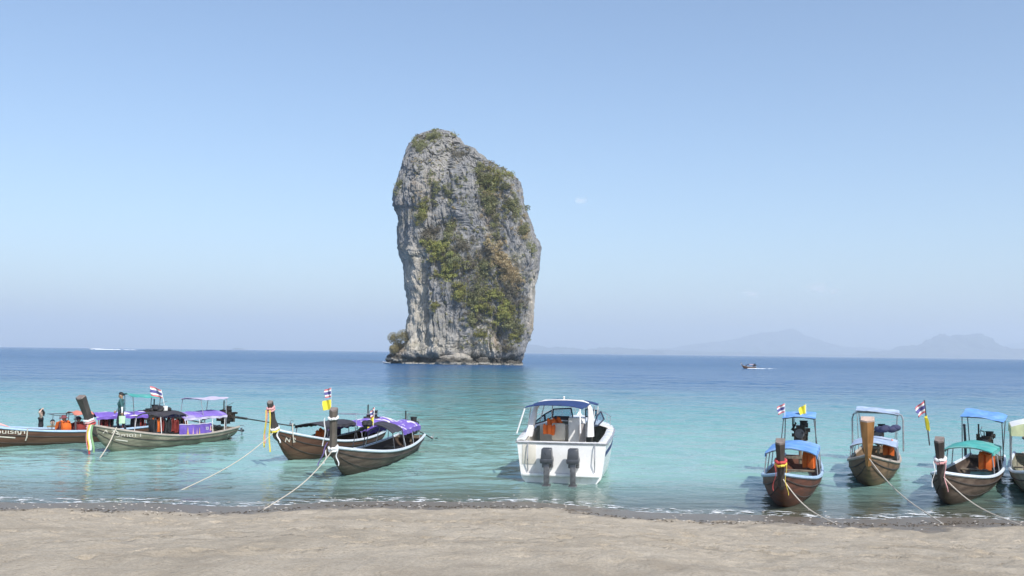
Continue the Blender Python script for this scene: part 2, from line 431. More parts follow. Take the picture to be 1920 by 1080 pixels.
# big forms seen in the photograph (metres, outward positive)
disp += front * (2.6 * blob(850, 615, 38, 70) - 3.4 * blob(795, 540, 9, 75, .04) - 3.2 * blob(806, 600, 7, 45)
                 + 2.2 * blob(772, 545, 12, 95) + 1.8 * blob(822, 340, 28, 90) - 3.0 * blob(905, 330, 18, 95, -.5)
                 - 2.8 * blob(925, 430, 15, 70, -.2) + 2.8 * blob(955, 350, 22, 60, -.3)
                 - 2.6 * blob(838, 440, 34, 16) + 2.4 * blob(880, 560, 60, 50, .6)
                 - 4.6 * blob(941, 632, 13, 15) + 2.8 * blob(915, 650, 17, 32) + 2.4 * blob(965, 660, 14, 20)
                 - 3.5 * blob(805, 596, 6, 12) + 2.0 * blob(985, 480, 20, 60) - 2.5 * blob(990, 575, 14, 40)
                 - 2.6 * blob(815, 375, 3.5, 26, .12) + 1.8 * blob(790, 330, 16, 50) - 2.2 * blob(760, 455, 6, 26)
                 - 3.0 * blob(778, 610, 6, 50, -.25))
st = np.array([1, 1, .32])
warp = np.stack([fbm(base3 / 9 + 3, 2), fbm(base3 / 9 + 31, 2), fbm(base3 / 9 + 57, 2)], -1)
q = base3 * st + warp * 2.2
disp += 2.1 * fbm(q / 17., 3)
r1 = 1 - np.abs(pnoise(q / 7.5)) * 2
disp += 1.25 * (r1 - .4)
d1, d2, hid = cell(q / np.array([4.2, 4.2, 4.6]))
disp += 1.5 * (hid - .5) * sstep(.0, .25, d2 - d1) - .35 * (1 - sstep(0, .18, d2 - d1))
q2 = base3 * np.array([1, 1, .26]) + warp * .8
d1b, d2b, hidb = cell(q2 / 1.7)
disp += .42 * (hidb - .5) - .38 * (1 - sstep(0, .2, d2b - d1b))
disp += .30 * fbm(q2 / .9, 3)
# sharp fractures: near-vertical and bedding-parallel
cr1 = np.abs(pnoise(np.stack([RX / 2.6, RY / 2.6, RZ / 15.], -1) + warp * .35)); disp -= .95 * np.exp(-(cr1 / .085) ** 2) * sstep(-.3, .2, pnoise(base3 / 11 + 70))
cr2 = np.abs(pnoise(np.stack([RX / 13., RY / 13., RZ / 3.2 + RX * .03], -1) + warp * .3 + 13)); disp -= .25 * np.exp(-(cr2 / .07) ** 2) * sstep(-.2, .3, pnoise(base3 / 9 + 90))
cr3 = np.abs(pnoise(np.stack([RX / 1.1, RY / 1.1, RZ / 5.], -1) + warp * .5 + 33)); disp -= .32 * np.exp(-(cr3 / .12) ** 2)
d1c, d2c, hidc = cell(base3 * np.array([1, 1, .4]) / .95); disp += .26 * (hidc - .5)
# horizontal bedding breaks
bed = pnoise(np.stack([RX * .06, RY * .06, RZ * .42 + .25 * RX * .12], -1) + warp * .35)
disp -= .4 * sstep(.25, .5, bed)
# wave-cut notch at the foot, with small relief above
notch = np.exp(-((RZ - 1.4) / 1.5) ** 2)
disp -= notch * (1.6 + 1.6 * (pnoise(base3 / 6. + 11) > -.1) + 1.2 * pnoise(base3 / 3.))
fade_top = np.clip((ztop - RZ) / 3.5, .15, 1)
# keep the traced outline: less displacement where the surface turns edge-on
edge = 1 - .5 * np.abs(ca[None]) ** 3
disp *= fade_top * edge
RX2 = RX + disp * NXn * .9; RY2 = RY + disp * NYn
RZ2 = RZ + .5 * pnoise(base3 / 2.2 + 5) * fade_top + 1.1 * pnoise(base3 / 7 + 8) * (RZ > 5) * fade_top
VV = np.stack([RX2, RY2, RZ2], -1)
I = np.arange(NZ * NA).reshape(NZ, NA); J = np.roll(I, -1, 1)
F = np.stack([I[:-1], J[:-1], J[1:], I[1:]], -1).reshape(-1, 4).tolist()
F.append([int(k) for k in I[-1]])
stack = empty('sea_stack', c0, 0, 'tall grey limestone rock island with shrubs, rising sheer from the sea', 'rock island')
# stain / stone colour masks as a colour attribute (stone types, not light)
n1 = fbm(base3 / 8. + 40, 3)
streak = fbm(np.stack([RX / 1.6, RY / 1.6, RZ / 16.], -1) + warp * .3, 4)
cream = np.clip(blob(778, 560, 26, 95, -.05, 3) * 1.0 + .8 * blob(800, 625, 30, 50) + .8 * blob(912, 650, 20, 26) + .75 * blob(1000, 560, 10, 70) + .2 * blob(800, 350, 28, 60) + .3 * blob(830, 300, 18, 40) + .55 * blob(850, 645, 40, 22) + .4 * blob(970, 500, 12, 35), 0, 1)
cream = np.clip(cream * (1.25 + .9 * n1) + .3 * streak * cream + .18 * (n1 > .35), 0, 1)
ochre = np.clip(blob(782, 360, 26, 40) * .8 + blob(930, 640, 8, 24) + .8 * blob(760, 650, 18, 22) + .7 * blob(920, 400, 12, 50, -.2) + .9 * blob(1000, 600, 8, 30), 0, 1) * np.clip(.35 + 1.2 * n1, 0, 1)
dark = np.clip(.5 + .9 * streak, 0, 1)
t = NT('limestone'); p = t.obj()
att = t.n('ShaderNodeAttribute', attribute_name='stone'); sp = t.n('ShaderNodeSeparateColor'); t.l(att.outputs['Color'], sp.inputs[0])
g = t.ramp(t.noise(t.mapping(p, (1, 1, .45)), .95, 8, .72, .3), [(.32, (.085, .088, .098)), (.45, (.225, .228, .238)), (.58, (.325, .327, .332)), (.72, (.53, .515, .49))])
g = t.mix(t.math('MULTIPLY', sp.outputs[2], .30), g, (.19, .195, .215))
g = t.mix(t.maprange(t.noise(t.mapping(p, (1, 1, .10)), .55, 6, .68), .50, .68, 0, .45), g, (.52, .49, .45))
cr = t.ramp(t.noise(t.mapping(p, (1, 1, .4)), .7, 6, .65), [(.3, (.36, .33, .28)), (.7, (.70, .65, .56))])
g = t.mix(sp.outputs[0], g, cr)
g = t.mix(t.math('MULTIPLY', sp.outputs[1], .75), g, (.42, .29, .16))
g = t.mix(t.maprange(t.noise(p, .25, 5, .6), .52, .66, 0, .45), g, (.25, .24, .17))
sz = t.n('ShaderNodeSeparateXYZ'); t.l(p, sz.inputs[0])
wlz = t.math('ADD', sz.outputs[2], t.math('MULTIPLY', t.math('SUBTRACT', t.noise(p, .3, 4), .5), 3.))
g = t.mix(t.maprange(wlz, 1.6, 2.8, .88, 0, True), g, (.055, .05, .042))
g = t.mix(t.maprange(t.math('ABSOLUTE', t.math('SUBTRACT', sz.outputs[2], .25)), .0, .5, .65, 0), g, (.6, .57, .5))
bn = t.bump(t.noise(t.mapping(p, (1, 1, .5)), 1.6, 6, .7), .9, 1.0)
lime_m = t.done(t.bsdf(g, .92, bn, 0, .15))
def stone_attr(me, arr):
    a_ = me.color_attributes.new('stone', 'FLOAT_COLOR', 'POINT'); a_.data.foreach_set('color', arr.reshape(-1))
me = np_mesh('cliff', VV.reshape(-1, 3), F, [lime_m], False)
stone_attr(me, np.stack([cream, ochre, dark, np.ones_like(dark)], -1))
link('cliff', me, stack)

def boulder(name, rxyz, loc, seed, rot=0., flat=.0, crm=.7, n=3.0, parent=None):
    bm = bmesh.new(); bmesh.ops.create_icosphere(bm, subdivisions=5, radius=1.0)
    v = np.array([x.co[:] for x in bm.verts])
    d = 1 + .22 * fbm(v * 1.3 + seed, 3) + .10 * (1 - np.abs(pnoise(v * 3 + seed)) * 2) + .06 * fbm(v * 7 + seed, 3)
    c_ = cell(v * 2.2 + seed); d -= .10 * (1 - sstep(0, .15, c_[1] - c_[0]))
    v = v * d[:, None] * np.array(rxyz)
    for x, co in zip(bm.verts, v): x.co = co
    me = bpy.data.meshes.new(name); bm.to_mesh(me); bm.free(); me.materials.append(lime_m)
    me.polygons.foreach_set('use_smooth', [True] * len(me.polygons))
    k = len(me.vertices); a = np.ones((k, 4)); a[:, 0] = crm; a[:, 1] = .1; a[:, 2] = .3; stone_attr(me, a)
    o = link(name, me, parent, loc); o.rotation_euler = (0, 0, rot); return o
def rel(px, D, z=0.): return at(px, D, z) - c0
boulder('boulder', (6.6, 4.5, 3.4), rel(856, 338, .2), 3.3, parent=stack)
boulder('boulder', (3.0, 3.0, 1.3), rel(880, 336, .1), 9.3, parent=stack)
boulder('boulder', (3.4, 3.0, 1.5), rel(960, 340, .0), 5.3, parent=stack)
boulder('boulder', (2.6, 2.6, 2.2), rel(905, 339, .3), 15.3, crm=.4, parent=stack)
boulder('boulder', (5.2, 6.0, 4.0), rel(757, 352, 1.0), 21.3, crm=.35, parent=stack)
boulder('boulder', (3.2, 4.0, 2.2), rel(742, 351, 1.4), 27.3, crm=.35, parent=stack)

# ---- vegetation on the stack
def leaf_cloud(n, rad, seed, size=.5, shell=.55, flat=.8):
    rs = np.random.RandomState(seed)
    # a few sub-clumps give the crown an uneven outline
    k = 7
    cc = rs.normal(size=(k, 3)) * .48; cr_ = rs.uniform(.35, .62, k)
    w = rs.randint(0, k, n)
    dirs = rs.normal(size=(n, 3)); dirs /= np.linalg.norm(dirs, axis=1)[:, None]
    rr = rs.uniform(shell, 1.08, n) ** .6
    c = (cc[w] + dirs * (cr_[w] * rr)[:, None]) * np.array([1, 1, flat]) * rad
    a = rs.normal(size=(n, 3)) + dirs * .6; a /= np.linalg.norm(a, axis=1)[:, None]
    b = np.cross(a, rs.normal(size=(n, 3))); b /= np.linalg.norm(b, axis=1)[:, None]
    c2 = np.cross(a, b)
    s = rs.uniform(.55, 1.25, n)[:, None] * size
    V = np.stack([c - b * s, c + c2 * s * .45, c + b * s, c - c2 * s * .45], 1).reshape(-1, 3)
    return V, np.arange(4 * n).reshape(n, 4)
def leaf_mat(name, c1, c2, c3):
    t = NT(name)
    oi = t.n('ShaderNodeObjectInfo')
    f = t.noise(t.obj(), 1.1, 3, .6)
    c = t.ramp(f, [(.3, c1), (.5, c2), (.72, c3)])
    hs = t.n('ShaderNodeHueSaturation'); t.l(c, hs.inputs['Color'])
    t.l(t.maprange(oi.outputs['Random'], 0, 1, .7, 1.3), hs.inputs['Value'])
    t.l(t.maprange(oi.outputs['Random'], 0, 1, .485, .51), hs.inputs['Hue'])
    b = t.bsdf(hs.outputs[0], .7, None, 0, .2)
    tl = t.n('ShaderNodeBsdfTranslucent'); t.l(hs.outputs[0], tl.inputs[0])
    m = t.n('ShaderNodeMixShader'); m.inputs[0].default_value = .45
    t.l(b.outputs[0], m.inputs[1]); t.l(tl.outputs[0], m.inputs[2])
    return t.done(m.outputs[0])
LM = {'dark': leaf_mat('leaf_dark_green', (.20, .21, .10), (.33, .33, .165), (.44, .43, .24)),
      'bright': leaf_mat('leaf_yellow_green', (.27, .28, .085), (.42, .425, .14), (.55, .54, .23)),
      'dry': leaf_mat('leaf_dry_grey_brown', (.19, .17, .13), (.29, .265, .20), (.40, .36, .28)),
      'tan': leaf_mat('grass_dry_tan', (.40, .32, .19), (.53, .43, .26), (.63, .53, .35))}
bark_m = mat('shrub_bark', (.16, .13, .10), .9, .3, 3)
def twig_mesh(seed, rad):
    rs = np.random.RandomState(seed); V, F = [], []
    def seg(a, b, r0, r1):
        a, b = np.array(a), np.array(b); d = b - a; d = d / np.linalg.norm(d)
        u = np.cross(d, [.3, .2, .9]); u /= np.linalg.norm(u); w = np.cross(d, u); k = len(V)
        for pnt, r_ in ((a, r0), (b, r1)):
            for j in range(4):
                an = j * math.pi / 2; V.append(pnt + r_ * (math.cos(an) * u + math.sin(an) * w))
        for j in range(4): F.append([k + j, k + (j + 1) % 4, k + 4 + (j + 1) % 4, k + 4 + j])
    seg((0, 0, -rad * 1.0), (0, 0, -rad * .2), .05 * rad, .04 * rad)
    for k in range(6):
        d = rs.normal(size=3); d[2] = abs(d[2]) + .3; d /= np.linalg.norm(d)
        m_ = np.array([0, 0, -rad * .3]) + d * rad * .5
        seg((0, 0, -rad * .35), m_, .035 * rad, .02 * rad); seg(m_, m_ + (d + rs.normal(size=3) * .3) * rad * .45, .02 * rad, .008 * rad)
    return np_mesh('trunk', np.array(V), F, [bark_m])
PROTO = {}
for kd in LM:
    for k in range(4):
        n_, sz_ = (120, .40) if kd == 'dry' else (190, .42)
        Vp, Fp = leaf_cloud(n_, 1.0, 100 + k + 7 * len(kd), sz_ * .42)
        PROTO[kd, k] = np_mesh('crown', Vp, Fp, [LM[kd]])
TW = [twig_mesh(k, 1.0) for k in range(3)]
# front vertices and their photo positions
wp = VV + np.array(c0)[None, None]
vq = (wp.reshape(-1, 3) - np.array([0, 0, CAMH])) @ np.array(CAM_R)
VPX = (CX + FPX * vq[:, 0] / -vq[:, 2]); VPY = (CY - FPX * vq[:, 1] / -vq[:, 2])
fm = (np.repeat(sa[None], NZ, 0).reshape(-1) < .12)
fidx = np.nonzero(fm)[0]
FPXs, FPYs = VPX[fidx], VPY[fidx]
FV = VV.reshape(-1, 3)[fidx]
def surf(px, py):
    d = (FPXs - px) ** 2 + (FPYs - py) ** 2
    c = np.nonzero(d < max(9., d.min() * 1.5))[0]
    return FV[c[np.argmin(FV[c, 1])]]
rng = random.Random(5)
# kind, cx, cy, rx, ry, angle, count, radius range, zone
ZONES = [
 ('dark', 815, 254, 30, 9, -.5, 15, (1.0, 1.6), 'summit'), ('dark', 790, 270, 22, 14, .2, 9, (1.1, 1.9), 'summit'),
 ('dry', 790, 252, 7, 7, 0, 3, (.9, 1.5), 'summit'), ('dry', 862, 290, 10, 7, .4, 5, (1, 1.6), 'summit'),
 ('bright', 793, 396, 9, 24, .45, 11, (1.2, 2.1), 'left_face'), ('dark', 788, 406, 8, 18, .45, 6, (1, 1.8), 'left_face'),
 ('dark', 903, 335, 20, 46, -.55, 20, (1.3, 2.5), 'gully'), ('dark', 918, 395, 14, 56, -.15, 22, (1.3, 2.5), 'gully'),
 ('bright', 925, 338, 28, 30, .7, 15, (1.1, 2.1), 'gully'), ('dark', 952, 345, 22, 24, .7, 7, (1.1, 1.9), 'gully'),
 ('dark', 965, 390, 16, 16, .5, 14, (1.3, 2.2), 'gully'), ('tan', 917, 372, 6, 36, -.2, 8, (.9, 1.5), 'gully'),
 ('dark', 985, 430, 9, 32, -.25, 11, (1.1, 1.9), 'gully'), ('tan', 985, 430, 6, 28, -.25, 8, (.9, 1.6), 'gully'),
 ('dark', 845, 432, 13, 18, 0, 9, (1.3, 2.3), 'middle'), ('dry', 805, 440, 16, 20, 0, 14, (1.2, 2.2), 'middle'),
 ('dry', 866, 462, 20, 16, 0, 16, (1.2, 2.1), 'middle'), ('dark', 1000, 468, 7, 14, 0, 6, (1.1, 1.8), 'middle'),
 ('bright', 820, 470, 28, 20, .3, 30, (1.2, 2.4), 'middle'), ('bright', 838, 508, 19, 20, .3, 22, (1.2, 2.3), 'middle'),
 ('dark', 848, 490, 24, 20, .3, 12, (1.2, 2.1), 'middle'), ('dark', 908, 500, 9, 20, 0, 10, (1.3, 2.2), 'middle'),
 ('dry', 880, 500, 18, 26, 0, 18, (1.2, 2.0), 'middle'), ('tan', 945, 498, 15, 50, -.72, 60, (1.0, 1.9), 'middle'), ('tan', 962, 520, 14, 22, -.6, 24, (1.0, 1.7), 'middle'),
 ('dry', 915, 475, 8, 18, -.3, 7, (1, 1.7), 'middle'), ('dry', 960, 548, 32, 16, .3, 20, (1.2, 2.0), 'lower'),
 ('bright', 864, 550, 16, 14, 0, 13, (1.2, 2.2), 'lower'), ('dark', 890, 555, 17, 22, 0, 14, (1.3, 2.3), 'lower'),
 ('bright', 898, 578, 18, 14, .3, 15, (1.2, 2.2), 'lower'), ('bright', 925, 555, 13, 12, 0, 9, (1.2, 2.1), 'lower'),
 ('bright', 946, 592, 19, 25, .4, 26, (1.2, 2.3), 'lower'), ('dark', 955, 608, 20, 24, .2, 14, (1.2, 2.2), 'lower'),
 ('dark', 884, 605, 8, 14, 0, 7, (1.1, 1.9), 'lower'), ('bright', 816, 572, 5, 12, 0, 5, (1, 1.7), 'lower'),
 ('bright', 899, 630, 10, 5, 0, 5, (.9, 1.6), 'foot'), ('bright', 964, 632, 8, 6, 0, 5, (.9, 1.6), 'foot'),
 ('dark', 975, 620, 12, 20, 0, 8, (1, 1.8), 'foot'), ('dry', 945, 652, 22, 10, 0, 9, (.9, 1.5), 'foot'),
 ('dry', 900, 560, 50, 40, .5, 16, (1, 1.7), 'lower'), ('dark', 818, 345, 45, 60, 0, 12, (.6, 1.1), 'upper_face'),
 ('dark', 745, 345, 3, 16, .2, 5, (.8, 1.3), 'left_face'), ('dark', 838, 360, 30, 40, 0, 8, (.6, 1.1), 'upper_face'),
]
KW = {'dark': 'dark green', 'bright': 'bright yellow-green', 'dry': 'leafless grey-brown', 'tan': 'tan dry'}
ZW = {'summit': 'on the summit of the rock island', 'left_face': 'clinging to the left face of the rock island', 'gully': 'in the upper right gully of the rock island',
      'middle': 'on the middle slope of the rock island', 'lower': 'on the lower slope of the rock island', 'foot': 'near the foot of the rock island', 'upper_face': 'in a crack of the bare upper cliff'}
cover = {k: [] for k in LM}
nsh = 0
for (kd, px, py, rx_, ry2, an, cnt, rr, zone) in ZONES:
    for k in range(cnt):
        r_ = abs(rng.gauss(0, .62)); th = rng.uniform(0, 6.283)
        u, v = r_ * math.cos(th) * rx_, r_ * math.sin(th) * ry2
        qx = px + u * math.cos(an) - v * math.sin(an) ; qy = py + u * math.sin(an) + v * math.cos(an)
        s = surf(qx, qy); rad = rng.uniform(*rr) * .84
        big = rad > (1.28 if kd != 'tan' else 1.45) and nsh < 300
        if big:
            nsh += 1
            e_ = empty('shrub', c0 + Vector(s) + Vector((0, -.35 * rad, .25 * rad)), rng.uniform(0, 6.28),
                       f'{KW[kd]} {"tuft of grass" if kd == "tan" else "shrub"} {ZW[zone]}', 'grass' if kd == 'tan' else 'shrub', f'{KW[kd]} shrubs {ZW[zone]}')
            sc_ = rad * rng.uniform(.9, 1.1); e_.scale = (sc_, sc_, sc_ * rng.uniform(.85, 1.15))
            link('crown', PROTO[kd, rng.randrange(4)], e_)
            link('trunk', TW[rng.randrange(3)], e_)
        else:
            cover[kd].append((s, rad))
        for j in range(3):
            cover[kd].append((surf(qx + rng.gauss(0, 3.5), qy + rng.gauss(0, 3.5)), rng.uniform(.45, .85)))
for k in range(620):
    u, v = rng.gauss(0, .55), rng.gauss(0, .55)
    qx, qy = 905 + u * 75 + v * 20, 535 + v * 120
    if 775 < qx < 1003 and 420 < qy < 655: cover[rng.choice(['dry', 'dry', 'dark', 'dark', 'bright'])].append((surf(qx, qy), rng.uniform(.35, .8)))
for k in range(170):
    qx, qy = rng.uniform(770, 880), rng.uniform(262, 440)
    cover[rng.choice(['dry', 'dark', 'dark', 'tan'])].append((surf(qx, qy), rng.uniform(.25, .55)))
for k in range(200):
    qx, qy = 940 + rng.gauss(0, 24), 385 + rng.gauss(0, 46)
    if qx < 985: cover[rng.choice(['dry', 'dark', 'bright', 'tan'])].append((surf(qx, qy), rng.uniform(.4, .9)))
for kd, lst in cover.items():
    Vs, Fs, off = [], [], 0
    for k, (s, rad) in enumerate(lst):
        Vp, Fp = leaf_cloud(int(46 * min(rad, 1.6) ** 1.2) + 14, rad, 500 + k, .19 + .05 * rad)
        Vs.append(Vp + np.array(s) + np.array([0, -.2 * rad, .1 * rad])); Fs.append(Fp + off); off += len(Vp)
    nm = {'dark': 'cliff_foliage', 'bright': 'cliff_foliage', 'dry': 'cliff_scrub', 'tan': 'cliff_grass'}[kd]
    tag(link(nm, np_mesh(nm, np.concatenate(Vs), np.concatenate(Fs), [LM[kd]]), None, c0), f'{KW[kd]} low growth scattered over the rock island', {'dark': 'foliage', 'bright': 'foliage', 'dry': 'scrub', 'tan': 'grass'}[kd], kind='stuff')
# the dry bush that leans off the left foot of the rock
lb = empty('dry_bush', c0 + rel(747, 350, 4.2), .4, 'large tan leafless bush leaning off the left foot of the rock island', 'bush')
Vp, Fp = leaf_cloud(9000, 4.7, 77, .24, .1, .95)
Vp = Vp[:, :] + np.array([.0, 0, 2.2])
link('crown', np_mesh('crown', Vp, Fp, [leaf_mat('bush_tan_twigs', (.21, .18, .095), (.31, .265, .15), (.42, .36, .22))]), lb)
Vp, Fp = leaf_cloud(500, 2.6, 78, .22, .2, 1.0)
link('dry_grass', np_mesh('dry_grass', Vp + np.array([1.5, -2.5, -.5]), Fp, [LM['tan']]), lb)
tw = link('trunk', TW[1], lb); tw.scale = (4, 4, 4)

# ================================================================== BUILDERS FOR BOATS AND PEOPLE
class MB:
    def __init__(s): s.v, s.f, s.mi, s.cur = [], [], [], 0
    def add(s, V, F):
        k = len(s.v); s.v += [tuple(map(float, x)) for x in V]
        for f in F: s.f.append([k + int(i) for i in f]); s.mi.append(s.cur)
        return s
    def box(s, c, size, rot=None, taper=1.0):
        V = []
        for z in (-1, 1):
            for x, y in ((-1, -1), (1, -1), (1, 1), (-1, 1)):
                q = Vector((x * size[0] / 2, y * size[1] / 2, z * size[2] / 2))
                if z > 0: q.x *= taper; q.y *= taper
                if rot is not None: q = rot @ q
                V.append(Vector(c) + q)
        return s.add(V, [(3, 2, 1, 0), (4, 5, 6, 7), (0, 1, 5, 4), (1, 2, 6, 5), (2, 3, 7, 6), (3, 0, 4, 7)])
    def bar(s, a, b, w, h):
        a, b = Vector(a), Vector(b); d = (b - a)
        return s.box((a + b) / 2, (d.length, w, h), d.to_track_quat('X', 'Z').to_matrix())
    def tube(s, pts, r, n=8, cap=True, flat=1.0):
        pts = [Vector(p) for p in pts]; m = len(pts)
        rr = r if isinstance(r, (list, tuple)) else [r] * m
        V, F = [], []; up = Vector((.13, .31, .94))
        for i, p in enumerate(pts):
            d = (pts[min(i + 1, m - 1)] - pts[max(i - 1, 0)]).normalized()
            u = d.cross(up)
            if u.length < .1: u = d.cross(Vector((1, 0, 0)))
            u.normalize(); w = u.cross(d)
            for j in range(n):
                a = 2 * math.pi * j / n
                V.append(p + rr[i] * (math.cos(a) * u + flat * math.sin(a) * w))
        for i in range(m - 1):
            for j in range(n):
                F.append((i * n + j, i * n + (j + 1) % n, (i + 1) * n + (j + 1) % n, (i + 1) * n + j))
        if cap: F += [tuple(range(n))[::-1], tuple(range((m - 1) * n, m * n))]
        return s.add(V, F)
    def grid(s, fn, nu, nv, thick=0.0, closed=False):
        """fn(u,v)->Vector on 0..1; thick makes a closed slab"""
        A = [[Vector(fn(i / nu, j / nv)) for j in range(nv + 1)] for i in range(nu + 1)]
        W = nv + 1
        F = [(i * W + j, (i + 1) * W + j, (i + 1) * W + j + 1, i * W + j + 1) for i in range(nu) for j in range(nv)]
        V = [p for r_ in A for p in r_]
        if thick:
            B = []
            for i in range(nu + 1):
                for j in range(nv + 1):
                    du = A[min(i + 1, nu)][j] - A[max(i - 1, 0)][j]; dv = A[i][min(j + 1, nv)] - A[i][max(j - 1, 0)]
                    n_ = du.cross(dv); n_ = n_.normalized() if n_.length > 1e-9 else Vector((0, 0, 1))
                    B.append(A[i][j] - n_ * thick)
            k = len(V); V = V + B
            F2 = [tuple(k + q for q in f[::-1]) for f in F]
            rim = []
            for i in range(nu):
                rim += [((i + 1) * W, i * W, k + i * W, k + (i + 1) * W), (i * W + nv, (i + 1) * W + nv, k + (i + 1) * W + nv, k + i * W + nv)]
            for j in range(nv):
                rim += [(j, j + 1, k + j + 1, k + j), (nu * W + j + 1, nu * W + j, k + nu * W + j, k + nu * W + j + 1)]
            F = F + F2 + rim
        return s.add(V, F)
    def ell(s, c, r, nu=12, nv=8, rot=None):
        V, F = [], []
        for i in range(nv + 1):
            ph = math.pi * i / nv
            for j in range(nu):
                th = 2 * math.pi * j / nu
                q = Vector((r[0] * math.sin(ph) * math.cos(th), r[1] * math.sin(ph) * math.sin(th), r[2] * math.cos(ph)))
                V.append(Vector(c) + (rot @ q if rot is not None else q))
        for i in range(nv):
            for j in range(nu): F.append((i * nu + j, (i + 1) * nu + j, (i + 1) * nu + (j + 1) % nu, i * nu + (j + 1) % nu))
        return s.add(V, F)
    def mesh(s, name, m, smooth=False, bevel=0.):
        me = bpy.data.meshes.new(name); me.from_pydata(s.v, [], s.f)
        for x in (m if isinstance(m, (list, tuple)) else [m]): me.materials.append(x)
        me.polygons.foreach_set('material_index', s.mi)
        bm = bmesh.new(); bm.from_mesh(me)
        bmesh.ops.remove_doubles(bm, verts=bm.verts, dist=1e-5); bmesh.ops.recalc_face_normals(bm, faces=bm.faces)
        if bevel: bmesh.ops.bevel(bm, geom=list(bm.edges), offset=bevel, segments=2, affect='EDGES', profile=.5)
        bm.to_mesh(me); bm.free()
        if smooth:
            me.polygons.foreach_set('use_smooth', [True] * len(me.polygons))
            me.set_sharp_from_angle(angle=R(42))
        me.update(); return me
    def build(s, name, m, parent=None, smooth=True, bevel=0.):
        return link(name, s.mesh(name, m, smooth, bevel), parent)

from mathutils import noise as mnoise
def wrinkle(x, y, a): return a * mnoise.noise(Vector((x * 1.7, y * 2.6, .3))) + a * .6 * (1 - 2 * abs(mnoise.noise(Vector((x * 4.1 + y * 1.5, y * 3.2, 7.7)))))
# ---- materials
wood_grey = mat('weathered_grey_wood', (.25, .235, .175), .8, .35, 5, .4, spec=.25, dirt=(.12, .12, .085), stretch=(.25, .25, 1.2))
wood_brown = mat('dark_brown_wood', (.105, .055, .036), .65, .35, 4, .3, spec=.25, dirt=(.15, .088, .056), stretch=(.25, .25, 2))
wood_red = mat('reddish_hull_wood', (.125, .05, .032), .6, .4, 4, .3, spec=.3, dirt=(.07, .04, .03), stretch=(.25, .25, 2))
wood_tan = mat('tan_hull_wood', (.19, .125, .075), .7, .4, 4, .3, spec=.25, dirt=(.10, .07, .05), stretch=(.25, .25, 2))
wood_umber = mat('umber_hull_wood', (.085, .06, .046), .7, .4, 4, .3, spec=.25, dirt=(.17, .13, .10), stretch=(.25, .25, 2))
wood_dark = mat('prow_dark_wood', (.060, .050, .045), .7, .35, 5, .3, stretch=(1, 1, .3))
wood_end = mat('prow_end_grain', (.21, .175, .16), .8, .25, 9, .2)
wood_deck = mat('deck_boards', (.19, .15, .11), .8, .35, 6, .3, stretch=(.3, 2, 1), dirt=(.1, .08, .06))
wood_orange = mat('varnished_orange_wood', (.33, .16, .055), .5, .3, 5, .2, stretch=(1, 1, .25))
rail_pale = mat('rail_pale_wood', (.40, .35, .30), .7, .2, 5, .2, stretch=(.3, 1, 1))
rail_blue = mat('rail_pale_blue_paint', (.36, .50, .66), .5, .15, 5)
rail_white = mat('rail_white_paint', (.62, .68, .74), .5, .12, 5)
paint_navy = mat('navy_paint', (.03, .05, .10), .5, .3, 5)
cloth_teal = mat('teal_tarp', (.06, .34, .31), .75, .25, 3, .4, dirt=(.20, .44, .40))
cloth_lav = mat('lavender_tarp', (.52, .47, .62), .75, .12, 3, .2)
cloth_dark = mat('dark_awning', (.045, .042, .05), .7, .35, 3, .3)
cloth_navy = mat('dark_purple_cloth', (.035, .025, .085), .8, .3, 3, .3)
cloth_purple_plain = mat('purple_cloth', (.16, .09, .42), .75, .25, 3, .3, dirt=(.22, .15, .46))
cloth_red = mat('faded_red_cloth', (.62, .22, .16), .8, .2, 3, .2)
cloth_pink = mat('pink_cloth', (.72, .42, .40), .8, .15, 3)
cloth_magenta = mat('magenta_mat', (.36, .09, .20), .8, .2, 3)
cloth_blue = mat('blue_tarp', (.13, .30, .64), .7, .25, 3, .4, dirt=(.27, .42, .66))
cloth_sky = mat('pale_blue_tarp', (.34, .43, .58), .7, .2, 3, .4, dirt=(.50, .55, .62))
cloth_white = mat('white_cloth', (.78, .78, .76), .7, .08, 3, .2)
cloth_green = mat('pale_green_cloth', (.56, .60, .36), .75, .15, 3, .2)
rib_yellow = mat('yellow_ribbon', (.75, .60, .09), .6, .12, 5)
rib_pink = mat('pink_ribbon', (.68, .36, .36), .6, .15, 5)
rib_red = mat('red_ribbon', (.52, .07, .07), .6, .15, 5)
rib_white = mat('white_ribbon', (.80, .80, .80), .6, .06, 5)
rib_green = mat('green_ribbon', (.26, .44, .22), .6, .15, 5)
rib_purple = mat('purple_ribbon', (.26, .18, .48), .6, .15, 5)
flag_red = mat('flag_red', (.60, .15, .17), .7, .1, 3)
flag_blue = mat('flag_blue', (.09, .09, .27), .7, .1, 3)
flag_yellow = mat('flag_yellow', (.80, .68, .05), .7, .1, 3)
steel = mat('steel_tube', (.42, .42, .44), .35, .2, 8, metallic=.6)
pole_dark = mat('dark_pole', (.07, .07, .08), .5, .25, 8)
pole_white = mat('white_pole', (.70, .70, .70), .5, .1, 8)
iron = mat('oily_iron', (.035, .033, .032), .5, .5, 9, .3, metallic=.4, dirt=(.13, .09, .06))
iron2 = mat('grey_engine_metal', (.16, .16, .17), .45, .4, 9, metallic=.6)
rubber = mat('black_rubber', (.022, .022, .024), .7, .3, 6)
letter_m = mat('cream_lettering', (.62, .58, .50), .7, .15, 9)
rope_m = mat('pale_rope', (.55, .50, .42), .9, .2, 30)
vest_orange = mat('orange_vest', (.72, .15, .025), .7, .2, 5)
vest_red = mat('dark_red_vest', (.22, .035, .03), .75, .3, 5)
vest_dark = mat('dark_vest', (.03, .03, .035), .75, .3, 5)
gold_m = mat('gold_print', (.62, .42, .12), .6, .15, 9)
